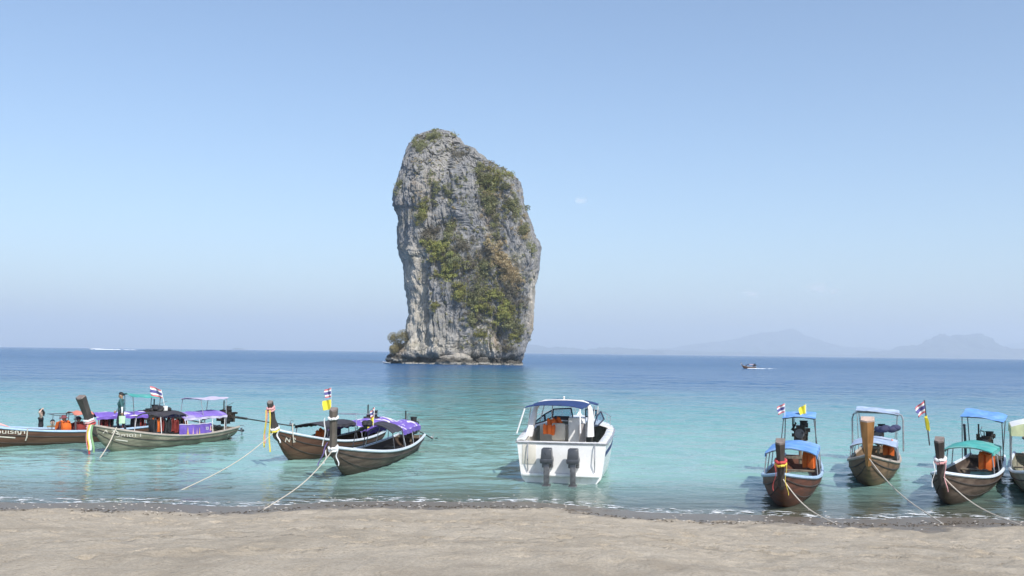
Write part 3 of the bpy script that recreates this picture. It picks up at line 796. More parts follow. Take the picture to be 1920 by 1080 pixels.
def print_mat(name, base, ink, sx=1.1, thr=.52):
    """cloth with a large pale print (flat print on the tarp)"""
    t = NT(name); o = t.obj()
    c = t.ramp(t.noise(o, 3, 5, .6), [(.3, tuple(x * .85 for x in base)), (.7, tuple(x * 1.15 for x in base))])
    w = t.noise(t.mapping(o, (sx, sx * 1.6, .2), (0, 0, .3)), 1.25, 3, .55, .9)
    s_ = t.n('ShaderNodeSeparateXYZ'); t.l(o, s_.inputs[0])
    ins = t.maprange(s_.outputs[1], -.62, -.45)
    k = t.math('MULTIPLY', t.maprange(w, thr, thr + .035), ins)
    c = t.mix(k, c, ink)
    bn = t.bump(t.noise(o, 4, 4), .35, .04)
    return t.done(t.bsdf(c, .72, bn, 0, .3))
purple_print = print_mat('purple_tarp_white_print', (.19, .12, .47), (.74, .70, .76))
t = NT('windscreen_glass'); gb = t.bsdf((.75, .85, .92), .03, None, 0, .5); gb.inputs['Transmission Weight'].default_value = 0.0
trn = t.n('ShaderNodeBsdfTransparent'); trn.inputs[0].default_value = (.80, .87, .93, 1)
gls = t.n('ShaderNodeBsdfGlossy'); gls.inputs['Roughness'].default_value = .02
mxs = t.n('ShaderNodeMixShader'); frn = t.n('ShaderNodeFresnel'); frn.inputs[0].default_value = 1.7
mxs.inputs[0].default_value = .16; t.l(trn.outputs[0], mxs.inputs[1]); t.l(gls.outputs[0], mxs.inputs[2])
glass_m = t.done(mxs.outputs[0])

def text_verts(txt):
    cu = bpy.data.curves.new('txt', 'FONT'); cu.body = txt; cu.resolution_u = 3; cu.offset = .012
    o = bpy.data.objects.new('txt', cu); COL.objects.link(o)
    dg = bpy.context.evaluated_depsgraph_get(); dg.update()
    me = o.evaluated_get(dg).to_mesh()
    V = np.array([v.co[:] for v in me.vertices]); F = [tuple(p.vertices) for p in me.polygons]
    o.evaluated_get(dg).to_mesh_clear(); bpy.data.objects.remove(o, do_unlink=True); bpy.data.curves.remove(cu)
    return V, F

# ------------------------------------------------------------------ long-tail boat
class Longtail:
    def __init__(s, label, bow, stern, hull_m, rail_m, prow=(2.2, .75), beam=.86, bow_h=1.12, mid_h=.45, post_m=None, post_w=.20, post_d=.14, prow_cap=None, group='long-tail boats moored off the beach', name='longtail_boat'):
        a, b = at(*stern), at(*bow)
        d = b - a; s.L = d.length; s.rz = math.atan2(d.y, d.x)
        s.root = empty(name, a, s.rz, label, 'boat', group)
        s.o = a; s.c, s.s_ = math.cos(s.rz), math.sin(s.rz)
        s.B, s.bow_h, s.mid_h = beam, bow_h, mid_h
        L = s.L
        mb = MB()
        NTt, NS = 44, 10
        def out(u, v): return s.pt(u, abs(2 * v - 1), 1 if v > .5 else -1)
        mb.grid(out, NTt, 2 * NS)
        def inn(sd):
            def f(u, v):
                u = min(u, .985)
                sg = 1 - v
                p_ = s.pt(u, .35 + .65 * sg, sd); p_.y -= sd * min(.055, abs(p_.y) * .8); p_.z = max(p_.z, s.floor(u)) ; return p_
            return f
        mb.grid(inn(1), NTt, 6); mb.grid(inn(-1), NTt, 6)
        mb.build('hull', hull_m, s.root)
        # transom
        mb = MB(); n = 8
        V = [s.pt(0, k / n, 1) for k in range(n, -1, -1)] + [s.pt(0, k / n, -1) for k in range(1, n + 1)]
        V2 = [v + Vector((.06, 0, 0)) for v in V]; m_ = len(V)
        mb.add(V + V2, [tuple(range(m_)), tuple(range(m_, 2 * m_))[::-1]] + [(i, i + 1, m_ + i + 1, m_ + i) for i in range(m_ - 1)] + [(m_ - 1, 0, m_, 2 * m_ - 1)])
        mb.build('transom', hull_m, s.root, False)
        # gunwale rails
        for sd in (1, -1):
            mb = MB()
            pts = [s.pt(k / 40, 1, sd) + Vector((0, 0, .015)) for k in range(41)]
            mb.tube(pts, [.055] * 41, 6, True, .9)
            mb.build('gunwale', rail_m, s.root)
        for sd in (1, -1):
            for fq, rq in ((.80, .020), (.52, .014)):
                mb = MB(); mb.tube([s.pt(.01 + .965 * k / 36, fq, sd) + Vector((0, sd * .008, 0)) for k in range(37)], rq, 5); mb.build('rubbing_strake', wood_dark, s.root)
        # floor boards, each one a plank
        npl = 5
        for k in range(npl):
            mb = MB()
            def fl(u, v):
                uu = .03 + .86 * u
                w = s.half(uu, .45) * .9
                y = (-1 + 2 * (k + .04 + .92 * v) / npl) * w
                return Vector((uu * L, y, s.floor(uu)))
            mb.grid(fl, 16, 1, .03); mb.build('floor_plank', wood_deck, s.root, False)
        for u in (.2, .42, .62, .8):
            mb = MB(); w = 2 * (s.side(u * L, s.floor(u) + .24, 1, 0).y - .07)
            mb.box((u * L, 0, s.floor(u) + .27), (.26, w, .04)); mb.build('thwart', wood_deck, s.root, False)
        # prow post: one swept timber from the stem up
        ph, pf = prow
        mb = MB(); z0 = s.zg(1.0)
        p0 = s.pt(.985, .25, 1); p0.y = 0
        path = [p0 + Vector((-.05, 0, 0)), Vector((L + .10, 0, z0 - .25)), Vector((L + .24, 0, z0 + .05)), Vector((L + .24 + (pf - .24) * .35, 0, z0 + (ph - z0) * .38)), Vector((L + .24 + (pf - .24) * .7, 0, z0 + (ph - z0) * .72)), Vector((L + pf, 0, ph))]
        ws = [.10, .13, .15, post_w * .75, post_w * .87, post_w]; ds = [.10, .14, .17, post_d * .88, post_d * .92, post_d]
        V = []
        for i, p_ in enumerate(path):
            d_ = (path[min(i + 1, 5)] - path[max(i - 1, 0)]).normalized(); nrm = Vector((d_.z, 0, -d_.x))
            if i == 5: nrm = Vector((.86, 0, -.50))
            for sx_, sy_ in ((1, 0), (.55, 1), (-1, 1), (-1, -1), (.55, -1)):
                V.append(p_ + nrm * sx_ * ds[i] + Vector((0, sy_ * ws[i] / 1.6, 0)))
        F = []
        for i in range(5):
            for j in range(5): F.append((i * 5 + j, i * 5 + (j + 1) % 5, (i + 1) * 5 + (j + 1) % 5, (i + 1) * 5 + j))
        F.append(tuple(range(5))[::-1])
        mb.add(V, F); po = mb.build('prow_post', post_m or wood_dark, s.root, False)
        mb = MB(); top = V[-5:]; cen = sum(top, Vector()) / 5
        mb.add([cen + (q - cen) * .98 + Vector((0, 0, .001)) for q in top] + [cen + (q - cen) * .9 + Vector((.02, 0, .045)) for q in top], [(5, 6, 7, 8, 9)] + [(j, (j + 1) % 5, 5 + (j + 1) % 5, 5 + j) for j in range(5)])
        mb.build('end_grain', prow_cap or wood_end, po, False)
        s.path = path; s.ws = ws; s.ds = ds
    def zg(s, t): 
        z = s.mid_h
        if t < .35: z += .14 * ((.35 - t) / .35) ** 2
        else: z += (s.bow_h - s.mid_h) * ((t - .35) / .65) ** 2.1
        return z
    def zk(s, t):
        z = -.26
        if t < .2: z += .30 * ((.2 - t) / .2) ** 1.4
        if t > .72: z += (s.zg(t) - .30 + .26) * ((t - .72) / .28) ** 2.2
        return z
    def b(s, t):
        if t < .42: return s.B * (.66 + .34 * math.sin(t / .42 * math.pi / 2))
        return s.B * max(.03, 1 - ((t - .42) / .58) ** 2.9)
    def half(s, t, f): return s.b(t) * math.sin(f * math.pi / 2) ** .75
    def floor(s, t): return max(s.zk(t) + .12, -.02) + max(0, t - .6) * .9
    def pt(s, t, f, sd):
        zk, zg = s.zk(t), s.zg(t)
        y = s.half(t, max(f, 1e-6)) if f > 0 else 0
        ramp = max(0, (t - .8) / .2)
        return Vector((s.L * t + .22 * f * ramp - .25 * (1 - f) * max(0, (.12 - t) / .12) * -1, sd * y, zk + (zg - zk) * f ** 1.3))
    def side(s, x, z, sd, off=.012):
        t_ = min(max(x / s.L, 0), 1)
        for _ in range(5):
            zk, zg = s.zk(t_), s.zg(t_)
            f = min(max((z - zk) / (zg - zk), 0.001), 1) ** (1 / 1.3)
            p_ = s.pt(t_, f, sd); t_ = min(max(t_ + (x - p_.x) / s.L, 0), 1)
        return Vector((x, p_.y + sd * off, z))
    def side_x(s, px, z, sd=1):
        lo, hi = 0.0, s.L + .15; f = lambda x: proj(s.W(s.side(x, z, sd)))[0]
        inc = f(hi) > f(lo)
        for _ in range(40):
            m_ = (lo + hi) / 2
            if (f(m_) < px) == inc: lo = m_
            else: hi = m_
        return (lo + hi) / 2
    def W(s, p_):
        return s.o + Vector((s.c * p_[0] - s.s_ * p_[1], s.s_ * p_[0] + s.c * p_[1], p_[2]))
    def x_at(s, px, y=0., z=1.2):
        lo, hi = -2.0, s.L + 1.5; f = lambda x: proj(s.W((x, y, z)))[0]
        inc = f(hi) > f(lo)
        for _ in range(40):
            m_ = (lo + hi) / 2
            if (f(m_) < px) == inc: lo = m_
            else: hi = m_
        return (lo + hi) / 2
    def z_at(s, x, y, py):
        w = s.W((x, y, 0)); z = 1.0
        for _ in range(4): z += (proj((w.x, w.y, z))[1] - py) * w.y / FPX
        return z
    def letters(s, txt, x, z, h, sd=1, stretch=1.0, slope=0.0, name='lettering', m=None):
        V, F = text_verts(txt)
        mb = MB(); k = h / .72
        Q = []
        for v in V:
            xx = x - sd * v[0] * k * stretch; zz_ = z + v[1] * k + slope * v[0] * k
            Q.append(s.side(xx, zz_, sd, .02))
        mb.add(Q, F); return mb.build(name, m or letter_m, s.root, False)
    def roof(s, x0, x1, ze, w=1.5, crown=.18, m=None, valance=0., vm=None, post_m=None, posts=3, name='canopy', tilt=0., pm_r=.018, sag=.015, curl=0., vsides=(1, -1), post_to=None):
        """arched tarp roof between local x0..x1, eaves at ze"""
        c = MB()
        def f(u, v):
            x = x0 + (x1 - x0) * u; y = (v - .5) * w
            z = ze + crown * (1 - (2 * v - 1) ** 2) + tilt * (u - .5) - curl * (2 * u - 1) ** 2 + sag * math.sin(u * math.pi * posts * 2) * (1 - abs(2 * v - 1) * .5) + wrinkle(x + s.L, y, .028)
            return Vector((x, y + wrinkle(x * 2, y + 7, .02), z))
        c.grid(f, 30, 14, .02)
        ro = c.build(name, m, s.root)
        if valance:
            for sd in vsides:
                vb = MB()
                def g(u, v):
                    q_ = f(u, 1 if sd > 0 else 0)
                    return q_ + Vector((0, sd * (.012 + .02 * math.sin(u * 26) * v), -.01 - v * valance * (1 + .12 * math.sin(u * 40))))
                vb.grid(g, 26, 3, .008); vb.build('valance', vm or m, ro)
        for k in range(posts):
            u = .04 + .92 * k / max(1, posts - 1)
            for sd in (1, -1):
                pb = MB(); q_ = f(u, 1 if sd > 0 else 0)
                t_ = min(max(q_.x / s.L, 0), .97); zb = s.zg(t_) - .03 if post_to is None else post_to
                yb = sd * (s.b(t_) - .03)
                pb.tube([(q_.x, yb, zb), (q_.x, q_.y - sd * .02, q_.z - .01)], pm_r, 6); pb.build('post', post_m or steel, ro)
            rb = MB(); rb.tube([f(u, v / 8) - Vector((0, 0, .035)) for v in range(9)], .014, 6); rb.build('hoop', post_m or steel, ro)
        return ro
    def helm(s, x0, x1, z, w, m, post_m=None, tilt=0., zlow=None, name='helm_canopy', roll=0., bent=False):
        c = MB()
        def f(u, v): return Vector((x0 + (x1 - x0) * u, (v - .5) * w, z + tilt * (u - .5) + roll * (v - .5) + .05 * (1 - (2 * v - 1) ** 2) + .012 * math.sin(u * 17 + v * 9) - .05 * math.sin(u * math.pi) + wrinkle(x0 + (x1 - x0) * u + s.L * 3, (v - .5) * w, .025)))
        c.grid(f, 18, 14, .018); ro = c.build(name, m, s.root)
        for u in (.06, .94):
            for sd in (1, -1):
                v = .96 if sd > 0 else .04
                q_ = f(u, v); t_ = min(max(q_.x / s.L, .01), .97); pb = MB()
                pb.tube([(q_.x + (.1 if u < .5 else -.1), sd * (s.b(t_) - .04), s.zg(t_)), (q_.x, q_.y, q_.z - .03)], .017, 6); pb.build('post', post_m or steel, ro)
            pb = MB(); pb.tube([f(u, v / 6) - Vector((0, 0, .035)) for v in range(7)], .016, 6); pb.build('crossbar', post_m or steel, ro)
        return ro
    def engine(s, x=.35, z=None, shaft=4.6, drop=.9, yaw=0.0, exhaust=True):
        z = z if z is not None else s.zg(.04) + .45
        r_ = Matrix.Rotation(yaw, 3, 'Z')
        mb = MB()
        mb.box((x, 0, z), (.62, .36, .40)); mb.box((x + .03, .02, z + .25), (.50, .30, .14)); mb.box((x - .34, 0, z - .04), (.14, .42, .44))
        mb.box((x + .36, 0, z + .02), (.10, .40, .42))
        for k in range(4): mb.tube([(x - .2 + .13 * k, -.18, z + .12), (x - .2 + .13 * k, -.30, z + .20)], .035, 7)
        mb.box((x, 0, z - .26), (.4, .22, .16))
        re_ = random.Random(int(x * 1000) + int(s.L * 100))
        for k in range(7):
            mb.box((x + re_.uniform(-.38, .36), re_.uniform(-.26, .26), z + re_.uniform(-.2, .34)), (re_.uniform(.08, .22), re_.uniform(.08, .2), re_.uniform(.07, .2)), Matrix.Rotation(re_.uniform(-.5, .5), 3, 'Y'))
        for k in range(6):
            a0 = Vector((x + re_.uniform(-.35, .35), re_.uniform(-.28, .28), z + re_.uniform(-.2, .3))); a1 = a0 + Vector((re_.uniform(-.35, .35), re_.uniform(-.15, .15), re_.uniform(-.1, .3)))
            mb.tube([a0, (a0 + a1) / 2 + Vector((0, .06, .08)), a1], .022, 6)
        en = mb.build('engine', iron, s.root, False)
        mb = MB(); mb.tube([(x - .05, .12, z + .30), (x - .05, .12, z + .46)], .13, 12); mb.tube([(x - .05, .12, z + .46), (x - .05, .12, z + .49)], .15, 12); mb.build('air_filter', rubber, en)
        mb = MB(); mb.tube([(x + .40, 0, z + .05), (x + .43, 0, z + .05)], .17, 14); mb.tube([(x + .43, 0, z + .05), (x + .47, 0, z + .05)], .05, 8); mb.build('flywheel', iron2, en)
        if exhaust:
            mb = MB(); mb.tube([(x - .1, -.24, z + .18), (x - .16, -.26, z + .30), (x - .16, -.26, z + .74)], .03, 8); mb.build('exhaust_pipe', iron, en)
        mb = MB(); mb.tube([(x - .38, 0, z - .02), (x - 1.5, 0, z - .02 - drop * .22)], .055, 10); mb.tube([(x - 1.5, 0, z - .02 - drop * .22), (x - .4 - shaft, 0, z - drop)], .03, 8); mb.build('tail_shaft', iron, en)
        mb = MB(); e_ = Vector((x - .4 - shaft, 0, z - drop))
        mb.tube([e_ + Vector((.05, 0, 0)), e_ - Vector((.08, 0, 0))], .04, 8)
        for k in range(3):
            a_ = k * 2.094 + .4; d_ = Vector((0, math.cos(a_), math.sin(a_))); w_ = Vector((.05, -math.sin(a_) * .06, math.cos(a_) * .06))
            mb.add([e_ + d_ * .03 - w_ * .4, e_ + d_ * .19 - w_, e_ + d_ * .21 + w_ * .6, e_ + d_ * .03 + w_ * .4, e_ + d_ * .03 - w_ * .4 - Vector((.012, 0, 0)), e_ + d_ * .19 - w_ - Vector((.012, 0, 0)), e_ + d_ * .21 + w_ * .6 - Vector((.012, 0, 0)), e_ + d_ * .03 + w_ * .4 - Vector((.012, 0, 0))], [(0, 1, 2, 3), (7, 6, 5, 4), (0, 4, 5, 1), (1, 5, 6, 2), (2, 6, 7, 3), (3, 7, 4, 0)])
        mb.build('propeller', iron2, en, False)
        mb = MB(); mb.tube([e_ + Vector((.3, 0, .02)), e_ + Vector((.1, 0, .28)), e_ + Vector((-.12, 0, .24))], .014, 6); mb.build('propeller_guard', iron2, en)
        mb = MB(); mb.tube([(x + .3, .1, z + .1), (x + .9, .12, z + .03), (x + 1.75, .14, z - .05), (x + 1.78, .14, z - .22)], .022, 6); mb.build('steering_arm', iron, en)
        mb = MB(); mb.tube([(x, 0, s.zg(.03) - .25), (x, 0, z - .25)], .06, 8); mb.bar((x, -s.b(.04), s.zg(.04) - .02), (x, s.b(.04), s.zg(.04) - .02), .16, .09); mb.build('engine_mount', wood_deck, s.root)
        mb = MB(); mb.tube([(x + .1, -.1, z + .2), (x - .25, -.22, z + .45), (x - .75, -.2, z + .62)], .012, 6); mb.build('throttle_rod', iron2, en)
        return en
    def sash(s, zs, cols, tails, spread=.03, name='garland'):
        """ribbons wrapped round the prow post; tails: list of (material, length, dx, dy)"""
        def at_z(z):
            for i in range(len(s.path) - 1):
                a, b_ = s.path[i], s.path[i + 1]
                if a.z <= z <= b_.z:
                    k = (z - a.z) / (b_.z - a.z); return a + (b_ - a) * k, s.ws[i] * (1 - k) + s.ws[i + 1] * k, s.ds[i] * (1 - k) + s.ds[i + 1] * k
            return s.path[-1], s.ws[-1], s.ds[-1]
        first = None
        for j, z in enumerate(zs):
            c, w, d = at_z(z); mb = MB()
            pts = []
            for k in range(17):
                a_ = 2 * math.pi * k / 16
                pts.append(c + Vector((math.cos(a_) * (d + .035), math.sin(a_) * (w / 1.6 + .035), .05 * math.cos(a_) * -1 + .012 * math.sin(5 * a_))))
            mb.tube(pts, .042, 7, False); g_ = mb.build(name, cols[j % len(cols)], s.root)
            first = first or (c, w, d, g_)
        c, w, d, g_ = first
        for (m, ln, dx, dy) in tails:
            mb = MB(); base = c + Vector((d * .5 + dx, dy + (1 if dy >= 0 else -1) * w * .5, 0))
            def f(u, v): return base + Vector(((v - .5) * .09 + .05 * math.sin(u * 4 + dx * 9) + .10 * u * (1 if dx > 0 else -.4), .03 * math.sin(u * 7 + dy * 20) + .05 * u * (1 if dy >= 0 else -1), -u * ln))
            mb.grid(f, 12, 2, .008); mb.build('ribbon_tail', m, g_)

# ------------------------------------------------------------------ flags, vests
def flag(label, base, top, cloths, group='flags on the boats', pole_m=None, r=.012):
    """base, top world points; cloths: (kind, distance below top, height, length, dir(x,y), droop)"""
    base, top = Vector(base), Vector(top)
    e_ = empty('flag', base, 0, label, 'flag', group)
    mb = MB(); mb.tube([(0, 0, 0), top - base], r, 6); mb.build('pole', pole_m or pole_white, e_)
    up = (top - base).normalized()
    for (kd, dn, h, ln, dr, droop) in cloths:
        h, ln = h * .88, ln * .88
        mb = MB(); o_ = top - base - up * dn; d_ = Vector((dr[0], dr[1], 0)).normalized(); n_ = Vector((-d_.y, d_.x, 0))
        st = [(0, 1 / 6, 0), (1 / 6, 2 / 6, 1), (2 / 6, 4 / 6, 2), (4 / 6, 5 / 6, 1), (5 / 6, 1, 0)] if kd == 'thai' else [(0, 1, 0)]
        for (v0, v1, mi) in st:
            mb.cur = mi
            def f(u, v):
                vv = v0 + (v1 - v0) * v
                sh = 1 - droop * .35 * u * (1 if vv > .5 else .4)
                return o_ + d_ * (ln * u * sh) + n_ * (.07 * math.sin(u * 7 + vv * 2) * u ** .5) - up * (h * vv) - Vector((0, 0, droop * ln * u * (1 - .25 * vv)))
            mb.grid(f, 14, 3, .006)
        mb.build('cloth', [flag_red, cloth_white, flag_blue] if kd == 'thai' else [flag_yellow], e_)
    return e_
def vest_mesh(m):
    mb = MB()
    for sd in (1, -1):
        mb.grid(lambda u, v: Vector((.05 + .03 * math.sin(v * math.pi), sd * (.02 + .17 * u), -.5 * v + (.04 if u < .5 else 0) * v)), 4, 6, .06)
    mb.grid(lambda u, v: Vector((-.05 - .03 * math.sin(v * math.pi), (u - .5) * .38, -.5 * v)), 6, 6, .05)
    for sd in (1, -1): mb.tube([(-.05, sd * .13, 0), (0, sd * .13, .05), (.06, sd * .12, 0)], .045, 6)
    return mb.mesh('life_vest', m, True)
VEST = {'orange': vest_mesh(vest_orange), 'red': vest_mesh(vest_red), 'dark': vest_mesh(vest_dark)}
def vest(kind, w, rz, label, group='life vests in the boats', tilt=0.):
    o = link('life_vest', VEST[kind], None, w); o.rotation_euler = (tilt, 0, rz); return tag(o, label, 'life vest', group)

# ------------------------------------------------------------------ people
skin_m = mat('skin', (.42, .25, .17), .6, .1, 6); skin_lt = mat('skin_pale', (.60, .42, .34), .6, .1, 6)
hair_m = mat('black_hair', (.012, .011, .012), .6, .3, 30)
cl_black = mat('black_swimsuit', (.012, .012, .018), .7, .3, 8); cl_teal = mat('teal_rash_guard', (.04, .11, .115), .8, .2, 8)
cl_white = mat('white_sleeve', (.72, .74, .75), .8, .08, 8); cl_trouser = mat('dark_trousers', (.022, .025, .04), .85, .3, 8)
cl_khaki = mat('khaki_top', (.22, .17, .10), .85, .2, 8); cl_maroon = mat('maroon_shirt', (.16, .03, .03), .85, .2, 8)
hat_m = mat('maroon_hat', (.20, .06, .07), .85, .2, 8); hat2_m = mat('dark_hat', (.06, .05, .09), .85, .2, 8)
eye_m = mat('eye_dark', (.02, .015, .012), .3, .1, 20)
def capsule(V, F, a, b, r0, r1, n=10):
    a, b = Vector(a), Vector(b); d = b - a
    if d.length < 1e-5: d = Vector((0, 0, 1e-4))
    z = d.normalized(); x = z.cross(Vector((.21, .43, .87)))
    if x.length < .1: x = z.cross(Vector((1, 0, 0)))
    x.normalize(); y = z.cross(x); k = len(V); rings = []
    for t_ in (-1, -.7, -.35, 0): rings.append((a + z * (r0 * t_), r0 * math.sqrt(max(0, 1 - t_ * t_))))
    for t_ in (0, .35, .7, 1): rings.append((b + z * (r1 * t_), r1 * math.sqrt(max(0, 1 - t_ * t_))))
    for c, r_ in rings:
        for j in range(n):
            an = 2 * math.pi * j / n; V.append(c + (x * math.cos(an) + y * math.sin(an)) * max(r_, 1e-4))
    m = len(rings)
    for i in range(m - 1):
        for j in range(n): F.append((k + i * n + j, k + i * n + (j + 1) % n, k + (i + 1) * n + (j + 1) % n, k + (i + 1) * n + j))
    F.append(tuple(k + j for j in range(n))[::-1]); F.append(tuple(k + (m - 1) * n + j for j in range(n)))
def person(label, loc, rz, J, M, hair=True, hat=None, female=False, long_hair=False, group=None):
    """J: joint positions in a local frame (facing +x, left = +y); M: zone materials"""
    e_ = empty('person', loc, rz, label, 'person', group)
    caps = []
    def C(a, b, r0, r1, zone): caps.append((Vector(a), Vector(b), r0, r1, zone))
    h, nk, ch, pe = (Vector(J[k]) for k in ('head', 'neck', 'chest', 'pelvis'))
    fw = Vector(J.get('look', (1, 0, 0))).normalized(); up = (h - nk).normalized(); sd = up.cross(fw).normalized()
    C(h - up * .03, h + up * .035 - fw * .012, .083, .095, 'head'); C(h + fw * .03 - up * .06, h + fw * .045 - up * .085, .06, .042, 'head')   # skull, jaw
    C(h + fw * .088 - up * .005, h + fw * .108 - up * .03, .012, .017, 'head')                                                               # nose
    C(h + fw * .085 - up * .062 + sd * .018, h + fw * .085 - up * .062 - sd * .018, .011, .011, 'lips')
    for k in (1, -1):
        C(h + sd * k * .09 - up * .005, h + sd * k * .095 - up * .03 - fw * .01, .018, .014, 'head')                                          # ears
        C(h + fw * .083 + sd * k * .034 + up * .008, h + fw * .084 + sd * k * .038 + up * .008, .011, .011, 'eye')
    C(nk - up * .02, h - up * .05, .056, .05, 'head')
    sl, sr = Vector(J['sl']), Vector(J['sr'])
    wch = .105 if female else .118
    mid = (ch + pe) / 2
    C(ch + (sl - sr) * .22, ch - (sl - sr) * .22, wch, wch, 'torso'); C(sl * .75 + ch * .25, nk, .07, .055, 'shoulder'); C(sr * .75 + ch * .25, nk, .07, .055, 'shoulder'); M.setdefault('shoulder', M.get('torso'))
    C(ch, mid, wch + .012, .105 if female else .115, 'torso'); C(mid, pe, .105 if female else .115, .12, 'torso')
    hl, hr = Vector(J['hl']), Vector(J['hr']); C(hl, hr, .105 if female else .098, .105 if female else .098, 'hips')
    if female:
        for k in (sl, sr): C(ch + (k - ch) * .5 + fw * .07 - Vector((0, 0, .03)), ch + (k - ch) * .5 + fw * .09 - Vector((0, 0, .05)), .055, .05, 'torso')
    for S, E_, Wr in (('sl', 'el', 'wl'), ('sr', 'er', 'wr')):
        a, b, c = Vector(J[S]), Vector(J[E_]), Vector(J[Wr])
        C(a, b, .058, .044, 'upper_arm_' + S[-1]); C(b, c, .044, .029, 'forearm_' + S[-1])
        hd = Vector(J.get('h' + S, (c - b))).normalized()
        ax = hd.cross(fw); ax = ax.normalized() if ax.length > .05 else hd.cross(Vector((0, 0, 1))).normalized()
        pw = ax.cross(hd).normalized()
        palm = c + hd * .075
        C(c + hd * .02 + pw * .015, palm + pw * .022, .024, .021, 'hand'); C(c + hd * .02 - pw * .015, palm - pw * .022, .024, .021, 'hand')
        for q, (o_, ln) in enumerate(((.033, .062), (.012, .075), (-.011, .07), (-.032, .055))):
            k1 = palm + pw * o_ + hd * ln * .5 + ax * .008; C(palm + pw * o_, k1, .0105, .0098, 'hand'); C(k1, k1 + hd * ln * .42 + ax * .024, .0098, .0085, 'hand')
        k1 = c + hd * .045 + pw * .05; C(c + hd * .02 + pw * .02, k1, .015, .0115, 'hand'); C(k1, k1 + hd * .035 + pw * .01, .0115, .0095, 'hand')
    for H, K, A in (('hl', 'kl', 'al'), ('hr', 'kr', 'ar')):
        a, b, c = Vector(J[H]), Vector(J[K]), Vector(J[A])
        C(a, b, .088, .058, 'thigh'); C(b, b * .6 + c * .4, .056, .054, 'shin'); C(b * .6 + c * .4, c, .054, .036, 'shin')
        fd = Vector(J.get('f' + A[-1], (1, 0, 0))).normalized()
        C(c - Vector((0, 0, .035)) - fd * .04, c + fd * .09 - Vector((0, 0, .05)), .038, .034, 'foot'); C(c + fd * .09 - Vector((0, 0, .05)), c + fd * .15 - Vector((0, 0, .055)), .034, .024, 'foot')
    V, F = [], []
    for (a, b, r0, r1, zn) in caps: capsule(V, F, a, b, r0, r1)
    me = bpy.data.meshes.new('body'); me.from_pydata([tuple(v) for v in V], [], F)
    tmp = bpy.data.objects.new('tmp', me); COL.objects.link(tmp)
    md = tmp.modifiers.new('r', 'REMESH'); md.mode = 'VOXEL'; md.voxel_size = .0125; md.adaptivity = 0
    sm = tmp.modifiers.new('s', 'SMOOTH'); sm.factor = .5; sm.iterations = 3
    dg = bpy.context.evaluated_depsgraph_get(); dg.update()
    me2 = bpy.data.meshes.new_from_object(tmp.evaluated_get(dg)); bpy.data.objects.remove(tmp, do_unlink=True)
    zones = sorted({c[4] for c in caps}); mats_ = [M.get(z, M.get(z.rsplit('_', 1)[0], M.get(z.split('_')[0], M['skin']))) for z in zones]
    me2.materials.clear()
    for m in mats_: me2.materials.append(m)
    n = len(me2.polygons); cen = np.zeros(n * 3); me2.polygons.foreach_get('center', cen); cen = cen.reshape(-1, 3)
    best = np.full(n, 9.); idx = np.zeros(n, int)
    for (a, b, r0, r1, zn) in caps:
        a_, ab = np.array(a), np.array(b - a); L2 = max(1e-9, ab @ ab)
        t_ = np.clip(((cen - a_) @ ab) / L2, 0, 1); d = np.linalg.norm(cen - a_ - t_[:, None] * ab, axis=1) - (r0 + (r1 - r0) * t_)
        m = d < best; best[m] = d[m]; idx[m] = zones.index(zn)
    me2.polygons.foreach_set('material_index', idx); me2.polygons.foreach_set('use_smooth', [True] * n); me2.name = 'body'
    link('body', me2, e_)
    rot = Matrix((fw, sd, up)).transposed()
    if hair:
        mb = MB()
        def f(u, v):
            ph = u * 1.75; th = v * 2 * math.pi
            back = .5 - .5 * math.cos(th)           # 0 front, 1 back
            ph *= .62 + .38 * back
            r_ = .113 + .006 * math.sin(th * 9 + u * 8)
            q_ = Vector((r_ * math.sin(ph) * math.cos(th) - .012, r_ * .93 * math.sin(ph) * math.sin(th), r_ * 1.05 * math.cos(ph) + .03))
            return h + rot @ q_
        mb.grid(f, 10, 24, .012)
        if long_hair: mb.tube([h + rot @ Vector((-.09, 0, .05)), h + rot @ Vector((-.12, .01, -.06)), h + rot @ Vector((-.10, .01, -.2))], [.06, .055, .02], 8)
        mb.build('hair', hair_m, e_)
    if hat:
        mb = MB(); mb.ell(h + rot @ Vector((-.005, 0, .07)), (.118, .112, .085), 16, 8, rot)
        def br(u, v):
            th = v * 2 * math.pi; r_ = .10 + .105 * u
            return h + rot @ Vector((r_ * math.cos(th), r_ * math.sin(th), .065 - .045 * u + .015 * math.cos(2 * th) * u))
        mb.grid(br, 4, 24, .01); mb.build('hat', hat, e_)
    return e_

# ================================================================== THE BOATS
def foredeck(b, t0=.74, t1=.95, dz=.14):
    n = 4
    for k in range(n):
        mb = MB()
        def f(u, v):
            t_ = t0 + (t1 - t0) * u
            return Vector((t_ * b.L, (-1 + 2 * (k + .03 + .94 * v) / n) * (b.b(t_) - .07), b.zg(t_) - dz))
        mb.grid(f, 10, 1, .03); mb.build('foredeck_plank', wood_deck, b.root, False)

